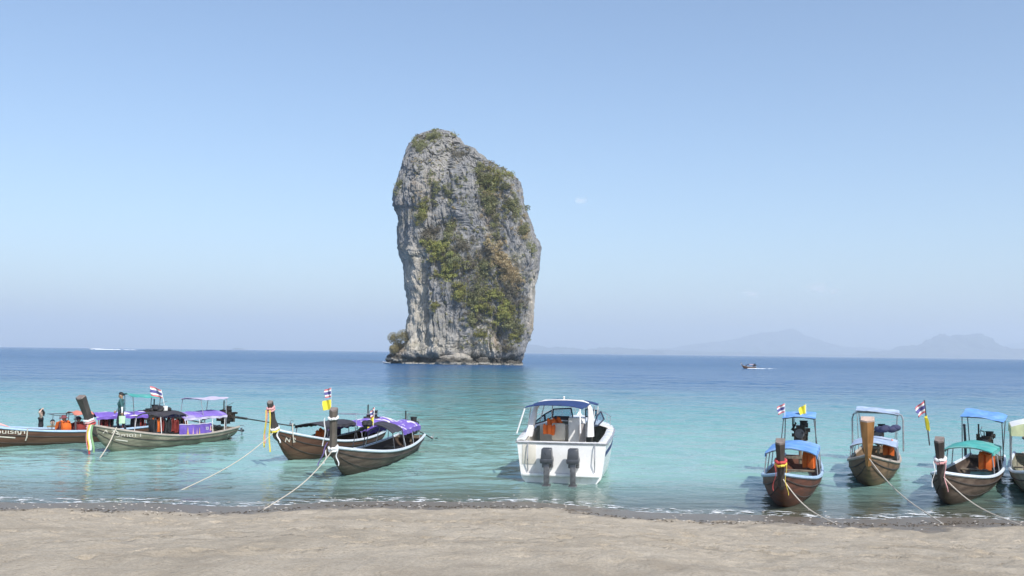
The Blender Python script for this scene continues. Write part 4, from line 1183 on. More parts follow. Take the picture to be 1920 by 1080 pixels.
# ---- boat with the blue rail, running out of the picture at the left
b1 = Longtail('brown long-tail boat with pale blue rail, cut off by the left edge of the picture', (-112, 41.0), (300, 46.6), wood_brown, rail_blue, prow=(2.3, .7), bow_h=1.2, mid_h=.56)
foredeck(b1)
x0, x1 = b1.x_at(268, z=1.2), b1.x_at(172, z=1.2)
b1.roof(x0, x1, b1.z_at((x0 + x1) / 2, .7, 780.5), 1.45, .16, purple_print, .10, cloth_purple_plain, posts=3, post_m=vest_red)
x0, x1 = b1.x_at(168, z=1.3), b1.x_at(131, z=1.3)
b1.roof(x0, x1, b1.z_at(x0, .6, 776.5), 1.35, .10, cloth_red, posts=2, name='awning', post_m=pole_dark, sag=.03)
x0, x1 = b1.x_at(136, z=1.3), b1.x_at(96, z=1.3)
zf = b1.z_at((x0 + x1) / 2, 0, 776.5)
mb = MB()
for sd in (.55, -.55):
    mb.tube([(x0, sd, zf), (x1, sd, zf - .01)], .014, 6)
    for xx in (x0, x1 - (x1 - x0) * .25): mb.tube([(xx, sd * 1.2, b1.zg(xx / b1.L)), (xx, sd, zf)], .014, 6)
mb.tube([(x1, -.55, zf), (x1, .55, zf)], .014, 6); mb.build('awning_frame', pole_dark, b1.root)
x0, x1 = b1.x_at(286, z=2.), b1.x_at(238, z=2.)
b1.helm(x0 - .25, x1, b1.z_at((x0 + x1) / 2, 0, 741), 1.25, cloth_teal, iron2, .06, roll=-.06)
b1.engine(.4, shaft=4.0)
b1.letters('มลอนเรญา', b1.side_x(-28, .62), .62, .16, 1, 1.5, -.07)
xa, xb = b1.x_at(-30, .8, .6), b1.x_at(30, .8, .6)
mb = MB(); mb.grid(lambda u, v: b1.side(xa + (xb - xa) * u, .50 + .05 * v - .13 * u, 1, .02), 14, 1, .006); mb.build('underline', letter_m, b1.root, False)
xa = b1.x_at(50.5, .8, .5); mb = MB(); mb.tube([b1.side(xa, b1.zg(xa / b1.L) + .06, 1, .06), b1.side(xa, .42, 1, .05), b1.side(xa + .03, .26, 1, .05)], .028, 7); mb.build('fender', rope_m, b1.root)
xa, xb = b1.x_at(-22, .5, 1), b1.x_at(21, .5, 1)
tw_ = MB(); tw_.grid(lambda u, v: Vector((xa + (xb - xa) * u, .1 + .3 * v, b1.zg((xa + (xb - xa) * u) / b1.L) + .03 + .10 * math.sin(u * math.pi) * (1 - .3 * math.sin(v * 9)))), 10, 6, .03)
o = tw_.build('towel', cloth_pink); o.parent = None; o.location = b1.o; o.rotation_euler = (0, 0, b1.rz); tag(o, 'pink towel lying on the bow deck of the blue-railed boat', 'towel')

# ---- boat A 75
b2 = Longtail('weathered grey long-tail boat lettered A 75 with purple canopy', (176, 39.9), (430, 47.2), wood_grey, rail_pale, prow=(2.24, .78), bow_h=1.14, mid_h=.44, post_w=.27, post_d=.15)
foredeck(b2)
b2.sash([1.18, 1.28, 1.36], [rib_red, rib_pink, rib_white], [(rib_red, 1.15, .05, .05), (rib_pink, .95, .1, .02), (rib_white, 1.0, .02, .1), (rib_green, 1.1, .0, .13), (rib_yellow, 1.0, .08, .08)])
x0, x1 = b2.x_at(330, z=1.35), b2.x_at(276, z=1.35)
aw = b2.roof(x0, x1, b2.z_at((x0 + x1) / 2, .6, 776.5), 1.4, .14, cloth_dark, posts=2, name='awning', curl=.10, post_m=pole_white)
zr = b2.z_at((x0 + x1) / 2, 0, 771)
x0, x1 = b2.x_at(402, z=1.3), b2.x_at(320, z=1.3)
b2.roof(x0, x1, b2.z_at((x0 + x1) / 2, .72, 781), 1.5, .20, mat('purple_tarp', (.21, .14, .50), .7, .15, 3, .3, dirt=(.42, .38, .55)), .10, cloth_lav, posts=4, post_m=pole_white)
x0, x1 = b2.x_at(405, z=1.9), b2.x_at(356, z=1.9)
b2.helm(x0 - .2, x1, b2.z_at((x0 + x1) / 2, 0, 747), 1.15, cloth_lav, steel, .0)
b2.engine(.3, b2.z_at(.3, 0, 781), shaft=4.7, drop=.75)
b2.letters('A 75', b2.side_x(192, .80), .80, .15, 1, 1.5, -.10)
b2.letters('วิภาดา 1', b2.side_x(217, .60), .62, .15, 1, 1.6, -.06)
xa, xb = b2.side_x(216, .5), b2.side_x(240, .5)
za = .50
mb = MB(); mb.grid(lambda u, v: b2.side(xa + (xb - xa) * u, za - .10 * u + .045 * v, 1, .02), 10, 1, .006); mb.build('worn_lettering', letter_m, b2.root, False)
# purple side banner with gold print
xa, xb = b2.x_at(334, .8, .6), b2.x_at(395, .8, .6)
def banner(u, v):
    x = xa + (xb - xa) * u; t_ = x / b2.L
    return Vector((x, b2.b(t_) + .03 - .02 * v, b2.zg(t_) + .03 + .42 * v + .01 * math.sin(u * 20)))
mb = MB(); mb.grid(banner, 20, 4, .012); bn_o = mb.build('side_banner', cloth_purple_plain, b2.root)
mb = MB(); mb.tube([banner(k / 20, 1) + Vector((0, 0, .02)) for k in range(21)], .022, 6); mb.build('banner_rail', cloth_lav, bn_o)
for (u, w_, h_) in ((.24, .07, .62), (.40, .035, .50), (.52, .03, .42), (.60, .04, .50)):
    mb = MB(); o_ = Vector((0, .016, 0))
    V = [banner(u - w_ / 2, .06) + o_, banner(u + w_ / 2, .06) + o_, banner(u + w_ * .28, h_ * .5) + o_, banner(u, h_ + .25) + o_, banner(u - w_ * .28, h_ * .5) + o_]
    mb.add(V + [q - Vector((0, .006, 0)) for q in V], [(0, 1, 2, 3, 4)] + [(i, (i + 1) % 5, 5 + (i + 1) % 5, 5 + i) for i in range(5)]); mb.build('printed_spire', gold_m if w_ > .036 else cloth_pink, bn_o, False)
V, F = text_verts('SCB'); mb = MB(); k = .26
mb.add([banner(.80 + v[0] * .055, .42 + v[1] * .40) + Vector((0, .018, 0)) for v in V], F); mb.build('banner_lettering', cloth_white, bn_o, False)
mb = MB(); mb.tube([banner(.945, .25) + Vector((0, .02, 0)), banner(.965, .75) + Vector((0, .02, 0)), banner(.985, .25) + Vector((0, .02, 0))], .018, 5); mb.build('banner_emblem', cloth_pink, bn_o)
# hull mark at the stern
b2.letters('2 1', b2.x_at(422, .5, .2), .17, .16, 1, 1.2, 0)
# magenta mat
xa, xb = b2.x_at(236, .3, .8), b2.x_at(258, .3, .7)
mb = MB(); mb.grid(lambda u, v: Vector((xa + (xb - xa) * u, .1 + .42 * v, b2.zg((xa + (xb - xa) * u) / b2.L) - .02 + .05 * math.sin(u * 8 + v * 5))), 10, 5, .03)
o = mb.build('mat', cloth_magenta); o.location = b2.o; o.rotation_euler = (0, 0, b2.rz); tag(o, 'magenta cloth mat on the gunwale of boat A 75', 'mat')
# mooring rope over the bow
xa = b2.x_at(221, .5, .95); w0 = b2.W(b2.side(xa, b2.zg(xa / b2.L) + .05, 1, .05)); w1 = P(205, 826, w0.y - .9)
dirn = (w1 - w0); pe = w0 + dirn * (w0.z / -dirn.z) * .98
mb = MB(); pts = [w0 + (pe - w0) * (k / 12) - Vector((0, 0, .10 * math.sin(math.pi * k / 12))) for k in range(13)]
q = [p_ - w0 for p_ in pts]; mb.tube(q, .022, 6); o = mb.build('mooring_rope', rope_m); o.location = w0; tag(o, 'pale mooring rope running down from the gunwale of boat A 75', 'rope')
# bundle on the awning roof
zc = zr + .10; xc = b2.x_at(300, 0, 1.6); w_ = b2.W((xc, 0, zc))
bd = empty('roof_bundle', w_, b2.rz, 'black bundle with a white box on the awning of boat A 75', 'bundle')
mb = MB(); rb_ = random.Random(3)
for k in range(11): mb.ell((rb_.uniform(-.36, .36), rb_.uniform(-.22, .22), rb_.uniform(-.06, .08)), (rb_.uniform(.10, .20), .14, rb_.uniform(.05, .10)), 10, 6, Matrix.Rotation(rb_.uniform(-.5, .5), 3, 'Y'))
mb.build('sacks', rubber, bd)
mb = MB(); mb.box((0, .30, .04), (.16, .12, .20)); mb.build('box', cloth_white, bd, False, .01)
fb = b2.W((xc - .1, .2, zc - .05)); flag('striped Thai flag on a white pole above the awning of boat A 75', fb, Vector((P(302.5, 731, fb.y).x, fb.y, P(302.5, 731, fb.y).z)), [('thai', .01, .42, .55, (-1, .15), -.35)])
# vests hanging under the roofs of A 75
rv = random.Random(9)
for k, (px, kd) in enumerate(((287, 'dark'), (293, 'orange'), (299, 'red'), (306, 'dark'), (313, 'dark'), (320, 'red'), (327, 'red'), (337, 'dark'), (345, 'orange'))):
    xa = b2.x_at(px, .35, 1.); w_ = b2.W((xa, .35, min(b2.z_at(xa, .35, 787 + rv.uniform(-1, 3)), 1.3)))
    vest(kd, w_, b2.rz + rv.uniform(-.5, .5), {'orange': 'orange', 'red': 'dark red', 'dark': 'black'}[kd] + ' life vest hanging under the ' + ('dark awning' if px < 325 else 'purple canopy') + ' of boat A 75', 'life vests hanging in boat A 75')
    o = bpy.data.objects[-1] if False else None
for k, (px, kd) in enumerate(((193, 'red'), (200, 'red'), (207, 'dark'), (252, 'dark'), (258, 'dark'), (264, 'red'))):
    xa = b1.x_at(px, .3, 1.); w_ = b1.W((xa, .3, b1.z_at(xa, .3, 783)))
    vest(kd, w_, b1.rz + rv.uniform(-.5, .5), {'red': 'dark red', 'dark': 'black'}[kd] + ' life vest hanging under the purple canopy behind boat A 75', 'life vests hanging in the blue-railed boat')

# ---- boat with the yellow sash
b3 = Longtail('dark brown long-tail boat with pale blue rail and yellow sash on its prow', (519, 37.0), (702, 45.2), wood_brown, rail_white, prow=(2.28, .62), bow_h=1.28, mid_h=.5, post_w=.15, post_d=.095)
foredeck(b3)
b3.sash([2.02, 2.10], [rib_pink, rib_pink], [(rib_yellow, 1.35, .10, -.02), (rib_pink, 1.2, .06, -.01), (rib_yellow, 1.5, .12, .0)])
b3.sash([1.26, 1.33], [rib_yellow, rib_white], [(rib_white, .45, .0, .1)])
b3.letters('N 2', b3.side_x(533, .82), .80, .17, 1, 1.3, -.1)
x0, x1 = b3.x_at(640, z=1.2), b3.x_at(582, z=1.2)
b3.roof(x0, x1, b3.z_at((x0 + x1) / 2, .6, 796), 1.3, .10, cloth_dark, .10, cloth_dark, posts=2, name='awning', post_m=pole_dark)
mb = MB(); xs_, xe_ = b3.x_at(592, -.6, .7), b3.x_at(645, -.6, .7)
mb.grid(lambda u, v: Vector((xs_ + (xe_ - xs_) * u, -b3.b((xs_ + (xe_ - xs_) * u) / b3.L) + .04, b3.zg((xs_ + (xe_ - xs_) * u) / b3.L) - .05 + (.22 + .18 * min(1, u * 2.5)) * v)), 12, 3, .02); mb.build('side_cloth', cloth_navy, b3.root)
x0, x1 = b3.x_at(716, z=1.3), b3.x_at(644, z=1.3)
b3.roof(x0, x1, b3.z_at((x0 + x1) / 2, .7, 795), 1.5, .18, purple_print, .20, cloth_purple_plain, posts=3)
b3.engine(.35)
x0, x1 = b3.x_at(690, z=1.6), b3.x_at(645, z=1.6); zf = b3.z_at((x0 + x1) / 2, 0, 774)
mb = MB()
for sd in (.5, -.5):
    mb.tube([(x1, sd * 1.2, zf - .45), (x1 - .1, sd, zf - .04), (x1 - .25, sd * .9, zf), (x0, sd * .9, zf - .10)], .013, 6)
mb.tube([(x1 - .25, -.45, zf), (x1 - .25, .45, zf)], .02, 6); mb.build('helm_frame', steel, b3.root)
xa = b3.x_at(600, -.4, .8); vest('orange', b3.W((xa, -.45, b3.z_at(xa, -.45, 808))), b3.rz + 1.5, 'orange life vest lying on dark purple cloth behind the bare prow post', 'life vests in the boats', .3)
fb = b3.W((b3.x_at(621, 0, 1.3), 0, b3.z_at(b3.x_at(621, 0, 1.3), 0, 792))); ft = P(621, 726, fb.y)
flag('Thai flag above a yellow flag on a thin pole over the yellow-sashed boat', fb, ft, [('thai', .03, .42, .34, (-1, .4), .25), ('yellow', .50, .46, .42, (-1, .2), .2)], r=.008)
xa = b3.x_at(560, .6, .8); mb = MB(); p_ = b3.side(xa, b3.zg(xa / b3.L) + .12, 1, .05); mb.tube([p_ + Vector((0, 0, .22)), p_, p_ - Vector((0, -.03, .25)), p_ - Vector((.06, -.03, .5))], .022, 6); mb.build('rope_loop', rope_m, b3.root)

# ---- boat with the bare grey prow
b4 = Longtail('long-tail boat seen bow-on with bare grey prow post and purple roofs', (627, 32.6), (772, 43.6), wood_umber, rail_white, prow=(2.28, .28), bow_h=1.08, mid_h=.46, post_w=.20, post_d=.115, post_m=mat('bare_grey_prow', (.10, .085, .07), .75, .3, 5, .3, stretch=(1, 1, .3)))
foredeck(b4)
b4.sash([2.05], [rib_white], [(rib_white, .9, .12, -.10)])
b4.sash([1.02, 1.10], [rib_white, rib_white], [(rib_white, .5, .05, .1), (rib_white, .45, .05, -.1)])
tw_ = MB(); c_ = b4.path[-1] + Vector((.05, -.16, -.28))
tw_.grid(lambda u, v: c_ + Vector(((v - .5) * .10, -.30 * u - .02 * math.sin(u * 9), -.75 - .75 * u)), 10, 2, .01); tw_.build('purple_ribbon', rib_purple, b4.root)
x0, x1 = b4.x_at(758, .0, 1.3), b4.x_at(724, .0, 1.3)
b4.roof(x0 - .1, x1 + .2, b4.z_at((x0 + x1) / 2, .7, 803), 1.35, .22, purple_print, .16, cloth_purple_plain, posts=3)
x2 = b4.x_at(700, .0, 1.3)
b4.roof(x1 + .25, max(x2, x1 + 1.3), b4.z_at(x1 + .8, .6, 808), 1.45, .30, cloth_dark, posts=2, name='awning', post_m=pole_dark)
b4.engine(.3, b4.z_at(.3, 0, 803))
zc = b4.z_at(x1 + .5, 0, 787); w_ = b4.W((b4.x_at(688, -.1, 1.5), -.1, zc - .05))
bd = empty('roof_bundle', w_, b4.rz, 'small black bundle beside the flags on the bow-on boat', 'bundle'); mb = MB()
for k in range(5): mb.ell((rb_.uniform(-.2, .2), rb_.uniform(-.12, .12), rb_.uniform(0, .08)), (.16, .13, .09), 10, 6)
mb.build('sacks', rubber, bd)
fb = b4.W((b4.x_at(700, 0, 1.4), 0, b4.z_at(b4.x_at(700, 0, 1.4), 0, 800))); ft = P(702.5, 763, fb.y)
flag('drooping Thai and yellow flags on the awning of the bow-on boat', fb, ft, [('thai', .02, .34, .20, (-1, .6), .8), ('yellow', .36, .34, .34, (-1, .3), .7)])
# extra passenger bulk at its side: pale cloth seen through the posts
xa = b4.x_at(645, .2, .9)

# ---- right-hand boats (only their upper works show)
b6 = Longtail('long-tail boat with small bright blue helm canopy and two flags', (1466, 27.0), (1502, 36.8), wood_red, rail_blue, prow=(1.92, .5), bow_h=1.05, mid_h=.45)
foredeck(b6); b6.sash([1.35, 1.43], [rib_yellow, rib_red], [(rib_yellow, .8, .05, .05), (rib_red, .7, .08, -.05)])
b6.roof(3.2, 6.4, 1.22, 1.5, .16, cloth_blue, .1, cloth_blue, posts=3)
zt = b6.z_at(.9, 0, 779)
b6.helm(.25, 1.55, zt, 1.12, cloth_blue, iron2, -.12)
b6.engine(.45, b6.z_at(.4, 0, 814))
wL = b6.W((.9, .58, zt)); flag('striped Thai flag at the left corner of the small blue canopy', P(1471.5, 790, wL.y), P(1471.5, 756, wL.y), [('thai', .0, .36, .34, (-1, .1), .5)])
flag('plain yellow flag standing behind the small blue canopy', P(1511, 786, wL.y + .4), P(1511, 757, wL.y + .4), [('yellow', .02, .36, .32, (-1, .1), .55)])

b7 = Longtail('long-tail boat seen bow-on with varnished orange prow under a pale blue canopy', (1629, 31.6), (1648, 41.0), wood_tan, rail_pale, prow=(2.24, .45), bow_h=1.12, mid_h=.45, post_m=wood_orange, post_w=.34, post_d=.15, prow_cap=mat('pale_end_grain', (.50, .38, .32), .8, .2, 9, .2))
foredeck(b7)
zt = b7.z_at(1.0, 0, 770)
hc = MB(); hw_ = .98
pz = b7.z_at(1.2, 0, 774)
c = b7.helm(.55, 1.75, zt, 1.62, cloth_sky, steel, -.10, roll=-.12)
for xx in (1.2,):
    mb = MB(); pts = [Vector((xx, -.95, b7.zg(.12))), Vector((xx, -.95, pz - .25)), Vector((xx, -.90, pz - .08)), Vector((xx, -.76, pz)), Vector((xx, .76, pz)), Vector((xx, .90, pz - .08)), Vector((xx, .95, pz - .25)), Vector((xx, .95, b7.zg(.12)))]
    mb.tube(pts, .035, 8); mb.build('bent_frame', steel, b7.root)
b7.roof(3.0, 6.0, 1.05, 1.5, .14, cloth_sky, .1, cloth_sky, posts=3)
b7.engine(.4)
mb = MB(); rb_ = random.Random(8)
for k in range(6): mb.ell((rb_.uniform(-.3, .3), rb_.uniform(-.2, .2), rb_.uniform(-.05, .1)), (.2, .16, .12), 10, 6)
o = mb.build('gear_bag', mat('navy_bag', (.04, .045, .10), .8, .3, 5)); o.location = b7.W((4.2, .4, b7.z_at(4.2, .4, 804))); tag(o, 'dark navy bag beside the orange prow post', 'bag')

b8 = Longtail('long-tail boat at the right with a wide tilted blue canopy over its stern', (1768, 27.8), (1852, 37.6), wood_umber, rail_white, prow=(1.95, .5), bow_h=1.05, mid_h=.45)
foredeck(b8); b8.sash([1.38, 1.46], [rib_pink, rib_white], [(rib_pink, .8, .05, .05), (rib_white, .7, .08, -.05)])
b8.helm(.1, 1.75, b8.z_at(.9, 0, 779), 1.42, cloth_blue, pole_dark, -.18, roll=-.18)
b8.roof(3.3, 6.3, 1.2, 1.5, .15, cloth_teal, .1, cloth_teal, posts=3)
b8.engine(.4)
fb = b8.W((6.6, .3, 1.0)); fbp = P(1743, 835, fb.y)
flag('Thai flag over a yellow flag on a dark leaning pole', fbp, P(1733, 750, fb.y), [('thai', .02, .42, .36, (-1, .2), .75), ('yellow', .46, .5, .16, (-.3, -1), .8)], pole_m=pole_dark, r=.022)
mb = MB(); w_ = P(1808, 797, 38.2); w2 = P(1810, 830, 38.2); mb.tube([Vector((0, 0, 0)), w_ - w2], .045, 8); mb.ell(w_ - w2, (.06, .06, .05), 8, 6)
mb.tube([Vector((0, 0, -(w2.z + .5))), Vector((0, 0, 0))], .05, 8); o = mb.build('mooring_post', pole_dark); o.location = w2; tag(o, 'short dark mooring post left of the wide blue canopy', 'post')

b9 = Longtail('long-tail boat at the right edge with a white roof and pale green valance', (1968, 28.5), (1934, 38.5), wood_grey, rail_white, prow=(1.95, .5), bow_h=1.05, mid_h=.45)
foredeck(b9)
b9.roof(3.2, 5.8, b9.z_at(4.5, -.9, 796), 1.62, .16, cloth_white, .28, cloth_green, posts=3, sag=.005)
mb = MB(); zt = b9.z_at(4.5, -.9, 796); mb.grid(lambda u, v: Vector((5.82 + .012 * math.sin(u * 22), (u - .5) * 1.62, zt - .30 * v + .16 * (1 - (2 * u - 1) ** 2) * (1 - v))), 16, 3, .01); mb.build('front_valance', cloth_green, b9.root)
b9.engine(.4)

# ---- gear in the right-hand boats and mooring lines to the beach
def cool_box(b, x, y, m, label):
    e_ = empty('cool_box', b.W((x, y, b.floor(x / b.L) + .02)), b.rz + .1, label, 'cool box')
    mb = MB(); mb.box((0, 0, .17), (.55, .36, .32)); mb.build('tub', m, e_, True, .02)
    mb = MB(); mb.box((0, 0, .365), (.58, .39, .06)); mb.build('lid', cloth_white, e_, True, .015)
cool_box(b6, 6.9, .1, mat('cooler_red', (.42, .05, .04), .4, .1, 5), 'red cool box with white lid in the boat with two flags')
cool_box(b8, 7.0, -.1, mat('cooler_blue', (.05, .14, .40), .4, .1, 5), 'blue cool box with white lid in the teal-roofed boat')
for (b, xs2, lb) in ((b6, (4.2,), 'hanging under the blue roof of the boat with two flags'), (b8, (4.3, 5.3), 'hanging under the teal roof of the right-hand boat'), (b7, (3.9,), 'hanging under the pale roof behind the orange prow')  ):
    for x_ in xs2: vest('orange', b.W((x_, .45, 1.08)), b.rz + rv.uniform(-.4, .4), 'orange life vest ' + lb, 'orange vests ' + lb)
for (b, dx, lb) in ((b3, -1.2, 'pale mooring rope from the yellow-sashed prow down to the shallows'), (b4, -.5, 'pale mooring rope from the bare grey prow down to the shallows'), (b6, .6, 'pale mooring rope from the blue-roofed boat to the sand'), (b7, -.7, 'pale mooring rope below the orange prow post'), (b8, .5, 'pale mooring rope from the teal-roofed boat to the sand')):
    w0 = b.W((b.L + .18, 0, b.zg(1.) - .05)); ex, ey = w0.x + dx, max(float(shore_line(np.array(w0.x + dx))) - 2.2, 0); L_ = 7.
    if w0.y - ey > L_: ey = w0.y - L_
    w1 = Vector((ex, ey, gz(ex, ey) + .01)); mb = MB()
    mb.tube([(w1 - w0) * (k / 14) - Vector((0, 0, .28 * math.sin(math.pi * k / 14) * (1 - .4 * k / 14))) for k in range(15)], .016, 6)
    o = mb.build('mooring_rope', rope_m); o.location = w0; tag(o, lb, 'rope', 'mooring ropes')

# ------------------------------------------------------------------ white speedboat
gel = mat('white_gelcoat', (.78, .78, .775), .28, .06, 2.2, spec=.5, dirt=(.68, .66, .61))
gel2 = mat('cream_upholstery', (.60, .57, .50), .6, .08, 5)
canvas = mat('blue_canvas', (.024, .05, .155), .75, .18, 4, .3)
frame_d = mat('dark_window_frame', (.03, .04, .07), .4, .2, 6)
dash_m = mat('dark_dash', (.035, .03, .045), .5, .2, 6)
a_, b_ = at(1052, 32.4), at(1086, 40.6)
dv = b_ - a_; SL = dv.length; srz = math.atan2(dv.y, dv.x)
SB = empty('speedboat', a_, srz, 'white speedboat with blue canvas top, seen from its stern', 'boat')
def sW(p_): return a_ + Vector((math.cos(srz) * p_[0] - math.sin(srz) * p_[1], math.sin(srz) * p_[0] + math.cos(srz) * p_[1], p_[2]))
def sb(t): return 1.54 * (1 - max(0, (t - .45) / .55) ** 2.4) * (.94 + .06 * min(1, t / .3))
def sg(t): return 1.36 + .30 * t ** 1.2
mb = MB()
def so(u, v):
    sd = 1 if v > .5 else -1; f = abs(2 * v - 1)
    hb = sb(u); zk = -.35 + (sg(u) - .25 + .35) * max(0, (u - .6) / .4) ** 2.4; zc = zk + .42 + .1 * u
    if f < .45: k = f / .45; return Vector((u * SL, sd * hb * .86 * k, zk + (zc - zk) * k))
    k = (f - .45) / .55
    return Vector((u * SL + .35 * k * max(0, (u - .75) / .25), sd * hb * (.86 + .14 * k ** .7), zc + (sg(u) - zc) * k))
mb.grid(so, 36, 24); 
n_ = 24; V = [so(0, k / n_) for k in range(n_ + 1)]; mb.add(V, [tuple(range(n_ + 1))])
mb.build('hull', gel, SB)
for sd in (1, -1):
    mb = MB(); mb.tube([so(k / 30, 1 if sd > 0 else 0) + Vector((0, sd * .02, -.05)) for k in range(31)], .035, 6); mb.build('rub_rail', steel, SB)
    mb = MB(); mb.grid(lambda u, v: so(.02 + .95 * u, .5 + sd * (.5 * (.80 + .07 * v))) + Vector((0, sd * .008, 0)), 30, 1, .004); mb.build('hull_stripe', canvas, SB)
mb = MB(); mb.tube([so(0, k / 24) + Vector((-.02, 0, -.05 if k in (0, 24) else 0)) for k in (0, 24)], .03, 6); mb.build('stern_rub_rail', steel, SB)
mb = MB(); mb.box((-.012, 1.05, .93), (.02, .44, .62)); mb.build('transom_door', gel2, SB, True, .005)
for sd in (.42, -.42):
    mb = MB(); mb.box((-.50, sd, 1.02), (.52, .36, .34), None, .86); mb.box((-.48, sd, .80), (.56, .40, .16)); ob_ = mb.build('outboard_motor', mat('outboard_cowl', (.05, .055, .065), .35, .2, 6, spec=.5), SB, True, .04)
    mb = MB(); mb.box((-.52, sd, .38), (.26, .16, .74), None, 1.1); mb.box((-.55, sd, -.22), (.40, .10, .46)); mb.box((-.50, sd, .02), (.55, .26, .03)); mb.tube([(-.80, sd, -.30), (-.30, sd, -.30)], .06, 8); mb.build('drive_leg', iron2, ob_, True, .01)
    mb = MB(); mb.box((-.18, sd, .72), (.26, .34, .34)); mb.build('bracket', iron2, ob_, False)
# decks: side decks, foredeck, cockpit floor
mb = MB()
def deckf(u, v):
    t_ = .50 + .5 * u; return Vector((t_ * SL + .33 * max(0, (t_ - .75) / .25), (2 * v - 1) * sb(t_) * .995, sg(t_) + .005 + .28 * (1 - (2 * v - 1) ** 2) * (1 - u * .7)))
mb.grid(deckf, 16, 12, .04); mb.build('foredeck', gel, SB)
for sd in (1, -1):
    mb = MB(); mb.grid(lambda u, v: Vector((.5 * SL * u, sd * (sb(.5 * u) * .998 - .26 * v), sg(.5 * u) + .004 + .03 * math.sin(v * math.pi))), 12, 4, .05); mb.build('side_deck', gel, SB)
    mb = MB(); mb.grid(lambda u, v: Vector((.5 * SL * u + .05, sd * (sb(.5 * u) - .26), sg(.5 * u) - .02 - .85 * v)), 12, 3, .03); mb.build('coaming', gel2, SB)
mb = MB(); mb.box((SL * .27, 0, .42), (SL * .52, 2.4, .05)); mb.build('cockpit_floor', gel2, SB, False)
mb = MB(); mb.box((.14, 0, 1.0), (.24, 2.5, .62)); mb.build('transom_seat', gel, SB, True, .04)
mb = MB(); mb.box((-.09, 0, .30), (.20, 2.5, .09)); mb.build('swim_platform', gel, SB, True, .03)
for sd in (.45, -.45):
    mb = MB(); mb.tube([(-.04, sd * 2.4, .4), (-.16, sd * 2.4, .8), (-.10, sd * 2.4, 1.25), (.1, sd * 2.4, 1.36)], .02, 6); mb.build('stern_rail', steel, SB)
# bulkhead, dash, seats
def S_at(px, py, x):                               # local y,z for a pixel at local x
    w0 = sW((x, 0, 0)); yv = 0.
    for _ in range(6):
        w = sW((x, yv, 1.7)); yv -= (px - proj(w)[0]) * w.y / FPX
    w = sW((x, yv, 0)); z = P(px, py, w.y).z
    return yv, z
mb = MB(); mb.box((3.75, .55, 1.05), (.35, 1.1, 1.2)); mb.build('bulkhead', gel2, SB, True, .03)
y0, z0 = S_at(1039, 780, 3.5); y1, z1 = S_at(1067, 787.5, 3.5)
mb = MB(); mb.box((3.5, (y0 + y1) / 2, (z0 + z1) / 2), (.30, abs(y1 - y0), z0 - z1)); mb.build('dashboard', dash_m, SB, True, .02)
y0, z0 = S_at(1067, 782, 3.1); y1, z1 = S_at(1098, 830, 3.1)
mb = MB(); mb.box((3.1, (y0 + y1) / 2, (z0 + .42) / 2), (.7, abs(y1 - y0), z0 - .42)); con = mb.build('console', gel, SB, True, .04)
mb = MB(); mb.box((2.74, (y0 + y1) / 2 - .18, z0 - .45), (.03, .08, .04)); mb.build('latch', dash_m, con, False)
y0, z0 = S_at(1035, 793, 2.6); y1, z1 = S_at(1060, 830, 2.6)
mb = MB(); mb.box((2.6, (y0 + y1) / 2, z0 - .30), (.16, abs(y1 - y0), .60)); mb.box((2.85, (y0 + y1) / 2, .80), (.55, abs(y1 - y0), .16)); mb.box((2.85, (y0 + y1) / 2, .58), (.3, .3, .36)); mb.build('helm_seat', gel2, SB, True, .05)
y0, z0 = S_at(1092, 795, 2.4)
mb = MB(); mb.box((2.4, y0, z0 - .30), (.5, .22, .62)); mb.build('seat_back', mat('grey_seat', (.30, .28, .27), .7, .15, 5), SB, True, .04)
# windscreen: frames and panes
def quad_panel(name_px, x_list):
    return [Vector((x, *S_at(px, py, x))) for (px, py), x in zip(name_px, x_list)]
panes = [
 ('centre', [(1036, 783), (1074, 782), (1070.5, 765.5), (1037.5, 767)], [3.75, 3.75, 4.05, 4.05]),
 ('left_front', [(1023, 789), (1035.5, 782), (1034, 769.5), (1021, 777)], [3.35, 3.7, 3.95, 3.55]),
 ('left_side', [(1003, 795), (1022, 789.5), (1020, 777.5), (1004, 790.5)], [2.75, 3.3, 3.5, 2.85]),
 ('right_front', [(1098, 781), (1113, 783), (1122, 770.5), (1098, 767)], [3.75, 3.7, 3.95, 4.05]),
 ('right_side', [(1113.5, 799), (1121, 798), (1132.5, 786), (1126.5, 771.5), (1119, 780)], [2.95, 3.1, 3.35, 3.6, 3.4]),
]
for nm, pxs, xsn in panes:
    Q = quad_panel(pxs, xsn)
    cen = sum(Q, Vector()) / len(Q)
    mb = MB()
    for k in range(len(Q)): mb.tube([Q[k], Q[(k + 1) % len(Q)]], .026, 6)
    fr_o = mb.build('windscreen_frame', frame_d, SB)
    mb = MB(); n_ = len(Q); nr = (Q[1] - Q[0]).cross(Q[2] - Q[0]).normalized() * .006
    mb.add([q_ + nr for q_ in Q] + [q_ - nr for q_ in Q], [tuple(range(n_)), tuple(range(n_, 2 * n_))[::-1]] + [(i, (i + 1) % n_, n_ + (i + 1) % n_, n_ + i) for i in range(n_)]); mb.build('pane', glass_m, fr_o, False)
